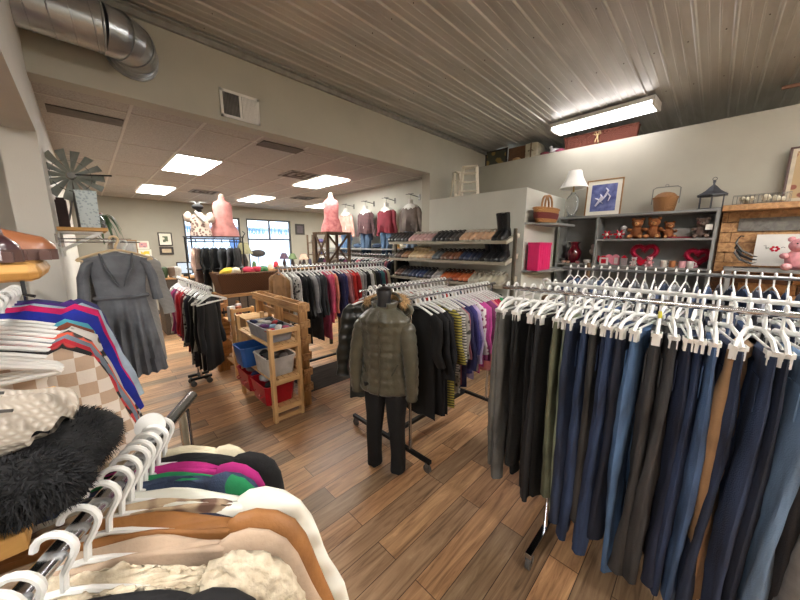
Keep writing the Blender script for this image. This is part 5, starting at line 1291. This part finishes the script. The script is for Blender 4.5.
bear('large pink plush rabbit toy at the right edge before the canvas', (4.85, -.58, 1.56), RZW, (214, 150, 156), (226, 176, 180), 1.35)
t = thing('display_table', 'grey metal table before the wooden display', 'table', (4.75, -.9, 0))
MB().box(0, .42, -.6, .8, 1.53, 1.56).build('table_top', shg, t, smooth=False)
for (x, y) in ((.02, -.56), (.36, -.56), (.02, .74), (.36, .74)): MB().box(x, x + .04, y, y + .04, 0, 1.53).build('leg', shg, t, smooth=False)

# ------------------------------------------------------------------ outfits on the wall arms
def outfit(y, z, top, topm, label, bot, botm, lab2, arm, s=1.0, lenx=.28):
    a = thing('display_bracket', 'metal display arm carrying the ' + arm, 'display arm', (4.29, y, z), 0)
    MB().tube([(0, 0, 0), (-lenx, 0, .03)], .008, 8).build('arm', STEEL, a); MB().box(-.008, 0, -.02, .02, -.05, .05).build('wall_plate', STEEL, a, smooth=False); MB().tube([(-lenx + .02, -.09, .028), (-lenx + .02, .09, .028)], .006, 6).build('cross_bar', STEEL, a)
    hx = 4.29 - lenx + .05
    f_ = thing('hanging_form', 'white hanging torso form under the ' + arm, 'torso form', (hx, y, z), RZW)
    pw_ = mat('form_white', (222, 220, 214), .5)
    MB().tube([(0, 0, .015), (.01, 0, .03), (.0, 0, .0), (0, 0, -.05)], .003, 5).build('hook', STEEL, f_)
    MB().lathe([(.01, -.05), (.045, -.06), (.042, -.1), (.045, -.14)], 14).build('neck', pw_, f_)
    MB().loft([[(w * math.cos(2 * PI * k / 20), d * math.sin(2 * PI * k / 20), z_) for k in range(20)] for z_, w, d in ((-.13, .05, .04), (-.16, .15, .05), (-.25, .16, .07), (-.4, .13, .06), (-.5, .15, .06))]).build('torso', pw_, f_)
    shirt(top, topm, label, top, (hx, y, z - .07), RZW, L=.44, W=.185, th=.085, sl=.42, sw=.055, seed=int(y * 100), sang=.1, neck=.05)
    trousers(bot, botm, lab2, (hx, y, z - .38), RZW, L=.5, W=.165, th=.05, seed=int(y * 70), cat='jeans')
ZA = 2.63
outfit(5.72, ZA, 'blouse', fab((206, 158, 146)), 'pale pink blouse on the leftmost hanging form', 'jeans', denim((96, 130, 168), .3), 'light blue jeans under the pale pink blouse', 'pale pink outfit')
outfit(5.04, ZA, 'shirt', fab((92, 60, 62), kind='plaid', rgb2=(54, 42, 46), scale=12), 'dark plum plaid shirt on the second hanging form', 'jeans', denim((62, 84, 110), .3), 'mid blue jeans under the dark plaid shirt', 'dark plaid outfit')
outfit(4.42, ZA, 'shirt', fab((126, 32, 48)), 'maroon shirt on the third hanging form', 'jeans', denim((70, 96, 128), .3), 'blue jeans under the maroon shirt', 'maroon outfit')
outfit(3.80, ZA, 'cardigan', fab((120, 108, 102)), 'grey brown cardigan on the rightmost hanging form', 'jeans', denim((150, 166, 190), .2), 'pale blue jeans under the grey brown cardigan', 'grey brown outfit')
t = thing('table_lamp', 'lit table lamp with warm glowing shade on the shelf among the outfits', 'lamp', (4.08, 4.12, SZ + .115))
MB().lathe([(.05, 0), (.05, .01), (.02, .03), (.03, .08), (.012, .12)], 16).build('base', mat('brass', (160, 130, 80)), t)
MB().lathe([(.07, .1), (.045, .2), (.043, .2), (.068, .1)], 20, cap=False).build('lamp_shade', emis('shade_glow', (255, 214, 150), 3.0), t)
for k, (y, c, nm) in enumerate(((5.35, (50, 70, 96), 'dark blue folded jeans'), (4.72, (48, 60, 84), 'navy folded trousers'), (3.95, (214, 206, 190), 'cream folded blanket'), (5.95, (120, 150, 180), 'light denim folded pair'))):
    bundle(nm + ' on the shelf under the hanging outfits', (4.08, y, SZ + .165), fab(c), .08, 1.5, 'folded clothing', 'folded_clothing')

# ------------------------------------------------------------------ far room displays
t = thing('etagere', 'black metal display rack with two dress forms on its top', 'display rack', (1.12, 5.5, 0))
for (x, y) in ((0, 0), (.72, 0), (0, .42), (.72, .42)): MB().tube([(x, y, 0), (x, y, 1.93)], .011, 8).build('post', BLK, t)
for z in (.5, 1.42, 1.92): MB().box(-.02, .74, -.02, .44, z, z + .015).build('shelf', BLK, t, smooth=False)
MB().tube([(.72, 0, 1.92), (.76, -.02, 1.99), (.72, -.02, 2.02)], .008, 6).build('scroll', BLK, t)
def torso(label, loc, rz, m, h, w, neckm, fl=0):
    t = thing('dress_form', label, 'dress form', loc, rz)
    MB().loft([[((w * a * (1 + fl * max(0, .6 - z))) * math.cos(2 * PI * k / 24) * (1 + fl * .07 * math.sin(k * 2.1 + z * 9)), w * b_ * (1 + fl * max(0, .6 - z)) * math.sin(2 * PI * k / 24) * (1 + .06 * math.sin(k * 2.1)), z * h) for k in range(24)] for z, a, b_ in ((0, 1.0, .8), (.15, .98, .75), (.4, .82, .6), (.6, .92, .7), (.75, .95, .6), (.86, .8, .42), (.92, .35, .3), (1, .28, .26))]).build('bodice', m, t, ang=80)
    MB().lathe([(w * .27, h), (w * .28, h + .03), (w * .1, h + .05)], 14).build('neck_cap', neckm, t)
    return t
cap_ = mat('cap_taupe', (150, 140, 124), .6)
g = torso('cream floral blouse on a dress form, left on the black display rack', (1.30, 5.68, 1.936), -.3, fab((206, 186, 170), kind='blotch', rgb2=(120, 96, 90), scale=24), .36, .15, BLK)
for sx in (-1, 1): MB().ell((sx * .15, 0, .28), (.06, .06, .08), 12, 8, bump=.2).build('puff_sleeve', fab((206, 186, 170)), g)
MB().tube([(-.04, -.08, .36), (0, -.1, .3), (.07, -.12, .22)], .022, 8).build('scarf', fab((214, 212, 208)), g)
t = thing('hat', 'black fascinator with pale feathers on top of the cream dress form', 'hat', (1.29, 5.68, 2.345))
MB().ell((0, 0, .03), (.08, .08, .045), 14, 8).build('hat_crown', blackfab, t)
for k in range(7): MB().tube([(0, 0, .05), (.05 * math.cos(k), .05 * math.sin(k), .1), (.12 * math.cos(k), .12 * math.sin(k), .1)], [.006, .004, .001], 5).build('feather', mat('feather_grey', (150, 154, 154), .8), t)
torso('dusty rose strapless dress on the taller dress form, right on the black display rack', (1.64, 5.7, 1.936), -.3, fab((170, 112, 106)), .62, .145, cap_, fl=.8)
for k, (x, z, c, nm) in enumerate(((1.2, 1.86, (214, 178, 160), 'pale peach blouse'), (1.32, 1.86, (28, 28, 31), 'black dress'), (1.44, 1.86, (40, 42, 46), 'charcoal cardigan'), (1.56, 1.86, (60, 62, 66), 'grey jacket'), (1.68, 1.86, (72, 74, 80), 'slate jacket'), (1.78, 1.86, (36, 36, 38), 'black jacket'))):
    shirt('shirt', fab(c), nm + ' hanging inside the black display rack', 'shirt', (x, 5.62, z), PI / 2 - .5, L=.55 if k != 1 else .8, sl=.3, seed=k + 5, W=.17)
    hanger((x, 5.62, z), PI / 2 - .5, 'black hanger inside the black display rack', 'black hangers in the display rack', 'tube', BLK)
t = thing('hanging_bar', 'black bar holding the garments of the display rack', 'rail', (1.12, 5.62, 1.85)); MB().tube([(-.02, 0, 0), (.76, 0, 0)], .009, 8).build('rail', BLK, t)
# wicker basket table
t = thing('display_table', 'wooden table carrying the long wicker basket', 'table', (1.3, 4.93, 0))
MB().box(0, .9, 0, .5, 1.04, 1.08).build('table_top', PALLH, t, smooth=False)
for (x, y) in ((.03, .03), (.82, .03), (.03, .42), (.82, .42)): MB().box(x, x + .05, y, y + .05, 0, 1.04).build('leg', PALL, t, smooth=False)
wk2 = mat('wicker_brown', (140, 94, 56), .65, kind='weave', rgb2=(86, 54, 30), scale=26, bump=.9)
t = thing('wicker_basket', 'long rectangular brown wicker basket of soft goods behind the pine shelves', 'basket', (1.70, 5.18, 1.08))
def rr_(a, b_, z): return [(-a, -b_, z), (a, -b_, z), (a, b_, z), (-a, b_, z)]
MB().loft([rr_(.36, .16, 0), rr_(.42, .19, .29), rr_(.40, .17, .29), rr_(.34, .14, .02)]).build('basket_body', wk2, t, smooth=False)
MB().tube(rr_(.42, .19, .295), .016, 8, closed=True).build('rim', wk2, t)
for k, (x, c, nm) in enumerate(((1.52, (222, 190, 60), 'yellow plush flower'), (1.63, (206, 196, 170), 'cream plush flower'), (1.83, (186, 40, 66), 'red felt box'), (1.96, (176, 36, 60), 'dark red felt heart'), (2.05, (60, 110, 60), 'green fabric leaf'))):
    bundle(nm + ' sticking out of the long wicker basket', (x - .05, 5.15, 1.40), fab(c), .07, k, 'ornament', 'plush_ornament', .9)
# lamps, hats and small things on the window counter
t = thing('counter', 'long counter before the shop windows covered with lamps and ornaments', 'counter', (2.2, 8.4, 0))
MB().box(0, 2.6, 0, .5, 0, 1.12).build('counter_body', mat('counter_dark', (74, 64, 56), .6), t, smooth=False); MB().box(-.03, 2.63, -.03, .53, 1.12, 1.16).build('counter_top', PALLH, t, smooth=False)
def lamp(label, x, y, z, s, c, h=.5):
    t = thing('table_lamp', label, 'lamp', (x, y, z)); MB().lathe([(.09 * s, 0), (.1 * s, .02), (.05 * s, .06), (.08 * s, h * .3), (.03 * s, h * .6), (.015, h * .62)], 18).build('base', mat('lampbase', (60, 50, 44), .4), t)
    MB().lathe([(.19 * s, h * .6), (.09 * s, h), (.087 * s, h), (.185 * s, h * .6)], 24, cap=False).build('lamp_shade', mat('shade_%d%d' % (c[0], c[1]), c, .8), t)
    return t
lamp('brown table lamp with olive green shade at the left of the window counter', 2.85, 8.5, 1.16, 1.1, (120, 116, 84), .7)
lamp('small lamp with plum shade in the middle of the window counter', 3.95, 8.6, 1.16, .7, (74, 50, 66), .42); lamp('small lamp with green shade right of the plum one', 4.2, 8.6, 1.16, .7, (92, 110, 70), .4); lamp('small lamp with peach shade at the right end of the window counter', 4.55, 8.6, 1.16, .75, (206, 160, 140), .38)
t = thing('oval_sign', 'dark oval board standing on a stick on the window counter', 'sign', (3.24, 8.6, 1.16)); MB().ell((0, 0, .42), (.2, .015, .1), 24, 10).build('board', mat('oval_dark', (56, 52, 50), .6), t); MB().tube([(0, 0, 0), (0, 0, .33)], .01, 6).build('stick', BLK, t)
for k, (x, w, h, c, nm) in enumerate(((2.3, .14, .2, (200, 60, 60), 'red jar'), (2.5, .1, .25, (190, 30, 40), 'red candle'), (3.08, .12, .22, (90, 120, 70), 'green bottle'), (3.5, .16, .16, (214, 200, 180), 'cream bowl'), (3.66, .14, .2, (206, 40, 50), 'red and white cap'), (3.8, .1, .12, (220, 216, 210), 'white cup'), (4.38, .1, .2, (80, 60, 50), 'brown bottle'), (4.7, .1, .24, (70, 64, 90), 'violet bottle'))):
    tag(MB().lathe([(w * .4, 0), (w * .5, h * .3), (w * .4, h * .8), (w * .2, h)], 14).build(nm.split()[-1] if nm.split()[-1] not in ('bottle',) else 'glass_bottle', mat('knick%d' % k, c, .5), loc=(x, 8.5, 1.16)), nm + ' standing on the window counter', 'ornament')
# left counter with screen
t = thing('counter', 'dark shop counter by the far wall behind the left rack', 'counter', (.95, 7.6, 0))
MB().box(0, .9, 0, .6, 0, 1.12).build('counter_body', mat('counter_dark', (74, 64, 56)), t, smooth=False); MB().box(-.02, .92, -.02, .62, 1.12, 1.15).build('counter_top', PALLH, t, smooth=False)
t = thing('monitor', 'small dark framed screen on the far left counter', 'screen', (1.42, 7.8, 1.15), -.3); MB().box(-.14, .14, 0, .03, .05, .3).build('bezel', BLK, t, smooth=False); MB().box(-.12, .12, -.003, .001, .07, .28).build('screen', emis('screen_white', (200, 210, 220), .8), t, smooth=False); MB().box(-.04, .04, -.02, .08, 0, .05).build('stand', BLK, t, smooth=False)
for k, (x, c, nm) in enumerate(((1.05, (60, 80, 50), 'green potted plant'), (1.18, (120, 100, 84), 'tan basket'), (1.28, (200, 196, 190), 'white paper bag'), (1.66, (190, 140, 90), 'wooden box'))):
    tag(MB().lathe([(.05, 0), (.07, .12), (.06, .2), (.03, .22)], 12).build('counter_item', mat('ci%d' % k, c, .7), loc=(x, 7.75, 1.15)), nm + ' on the far left counter', 'ornament')
# pink padded garment on a form on a wooden crate stand
t = thing('crate_stand', 'rustic open wooden crate stand with crossed slats under the pink garment', 'crate', (2.98, 4.78, 0))
rw_ = mat('crate_rustic', (104, 82, 62), .8, kind='woodz', rgb2=(70, 54, 40))
for (x, y) in ((0, 0), (.46, 0), (0, .4), (.46, .4)): MB().box(x, x + .045, y, y + .045, 0, 2.03).build('post', rw_, t, smooth=False)
for z in (1.44, 1.99): MB().box(-.01, .515, -.01, .455, z, z + .04).build('frame_board', rw_, t, smooth=False)
for (a, b_) in (((.04, 1.5), (.46, 1.98)), ((.46, 1.5), (.04, 1.98))): MB().bar((a[0], .02, a[1]), (b_[0], .02, b_[1]), .03, .02, (0, 1, 0)).build('cross_slat', rw_, t, smooth=False)
for (a, b_) in (((.04, 1.5), (.4, 1.98)), ((.4, 1.5), (.04, 1.98))): MB().bar((.02, a[0], a[1]), (.02, b_[0], b_[1]), .03, .02, (1, 0, 0)).build('cross_slat', rw_, t, smooth=False)
g = torso('ruffled pink dress on a form standing on the rustic crate', (3.22, 4.98, 2.03), -.7, mat('pink_ruffle', (214, 138, 136), .7, rgb2=(176, 88, 92), scale=14, bump=.8, bscale=25), .64, .14, cap_, fl=.6)
tag(MB().ell((0, 0, .05), (.09, .1, .05), 14, 8, bump=.2).build('bonnet', fab((206, 196, 180)), loc=(3.2, 4.98, 1.48)), 'cream bonnet lying inside the rustic crate', 'hat')
# dark shelf with caps behind, left of the pink dress
t = thing('display_shelf', 'dark shelf of caps and hats behind the crate stand', 'shelf', (4.75, 8.4, 0))
for (x, y) in ((0, 0), (.75, 0), (0, .3), (.75, .3)): MB().box(x, x + .04, y, y + .04, 0, 2.1).build('post', rw_, t, smooth=False)
for z in (1.1, 1.5, 1.85): MB().box(0, .79, 0, .34, z, z + .025).build('shelf', rw_, t, smooth=False)
for k, (x, z, c, nm) in enumerate(((4.9, 1.875, (50, 46, 80), 'navy cap'), (5.12, 1.875, (80, 70, 110), 'violet cap'), (5.34, 1.875, (40, 38, 44), 'black cap'), (4.9, 1.525, (120, 90, 110), 'mauve hat'), (5.12, 1.525, (60, 66, 110), 'blue hat'), (5.34, 1.525, (90, 84, 80), 'brown hat'), (4.92, 1.125, (200, 190, 196), 'white hat'), (5.2, 1.125, (170, 150, 160), 'grey rose hat'))):
    t = thing('cap', nm + ' on the dark hat shelf behind the crate stand', 'hat', (x, 8.55, z)); MB().ell((0, 0, .05), (.09, .09, .07), 14, 8).build('hat_crown', fab(c), t); MB().lathe([(.06, .02), (.13, .018), (.13, .024), (.06, .03)], 16).build('brim', fab(c), t)
# pictures on the far wall
picture('small dark frame with a tree print on the far left wall', (1.5, 10.17, 1.78), 0, .3, .34, dkfr, ivory, mat('art_tree', (90, 100, 80), .7, kind='blotch', rgb2=(214, 208, 190), scale=12), lean=0, fw=.025, mount=.07)
picture('dark low frame hung right under the tree print', (1.5, 10.17, 1.55), 0, .3, .2, dkfr, dkfr, mat('art_tan', (190, 170, 140), .7), lean=0, fw=.02, mount=.03)
picture('wooden framed notice beside the pillar plant on the far wall', (.74, 10.17, 1.56), 0, .36, .36, gold, mat('notice_grey', (166, 162, 156), .7), mat('notice_grey2', (150, 150, 148), .7), lean=0, fw=.025, mount=.05)
picture('white sheet with pink pictures pinned on the far wall', (1.03, 10.17, 1.7), 0, .24, .2, ivory, ivory, mat('art_pink', (206, 150, 150), .7, kind='blotch', rgb2=(150, 120, 140), scale=20), lean=0, fw=.01, mount=.03)
picture('white sheet with a yellow picture pinned under the pink one', (1.05, 10.17, 1.46), 0, .26, .23, ivory, ivory, mat('art_yellow', (222, 190, 60), .7, kind='blotch', rgb2=(226, 220, 200), scale=12), lean=0, fw=.01, mount=.035)
picture('small dark picture on the far wall right of the windows', (5.3, 10.17, 2.15), 0, .34, .36, dkfr, dkfr, mat('art_dusk', (90, 80, 84), .7), lean=0, fw=.03, mount=.03)

# ------------------------------------------------------------------ world, camera
w = bpy.data.worlds.new('World'); sc.world = w; w.use_nodes = True
N = w.node_tree.nodes; L = w.node_tree.links; bg = N['Background']
sky = N.new('ShaderNodeTexSky'); sky.sky_type = 'HOSEK_WILKIE'; sky.turbidity = 6; sky.sun_direction = Vector((.3, .6, .74)).normalized()
mx = N.new('ShaderNodeMix'); mx.data_type = 'RGBA'; mx.inputs[0].default_value = .7; mx.inputs['B'].default_value = (.8, .9, 1, 1)
L.new(sky.outputs[0], mx.inputs['A']); L.new(mx.outputs['Result'], bg.inputs[0]); bg.inputs[1].default_value = 3.2

cam = bpy.data.cameras.new('Camera'); co = bpy.data.objects.new('Camera', cam); COL.objects.link(co)
cam.sensor_width = 36; cam.lens = 310 / 800 * 36; cam.clip_start = .02
p = math.radians(10.06)
co.location = (0, 0, 1.8); co.rotation_euler = (PI / 2 - p, 0, math.radians(-45))
sc.camera = co
sc.view_settings.view_transform = 'Standard'; sc.view_settings.look = 'None'; sc.view_settings.gamma = 1
sc.view_settings.exposure = .84
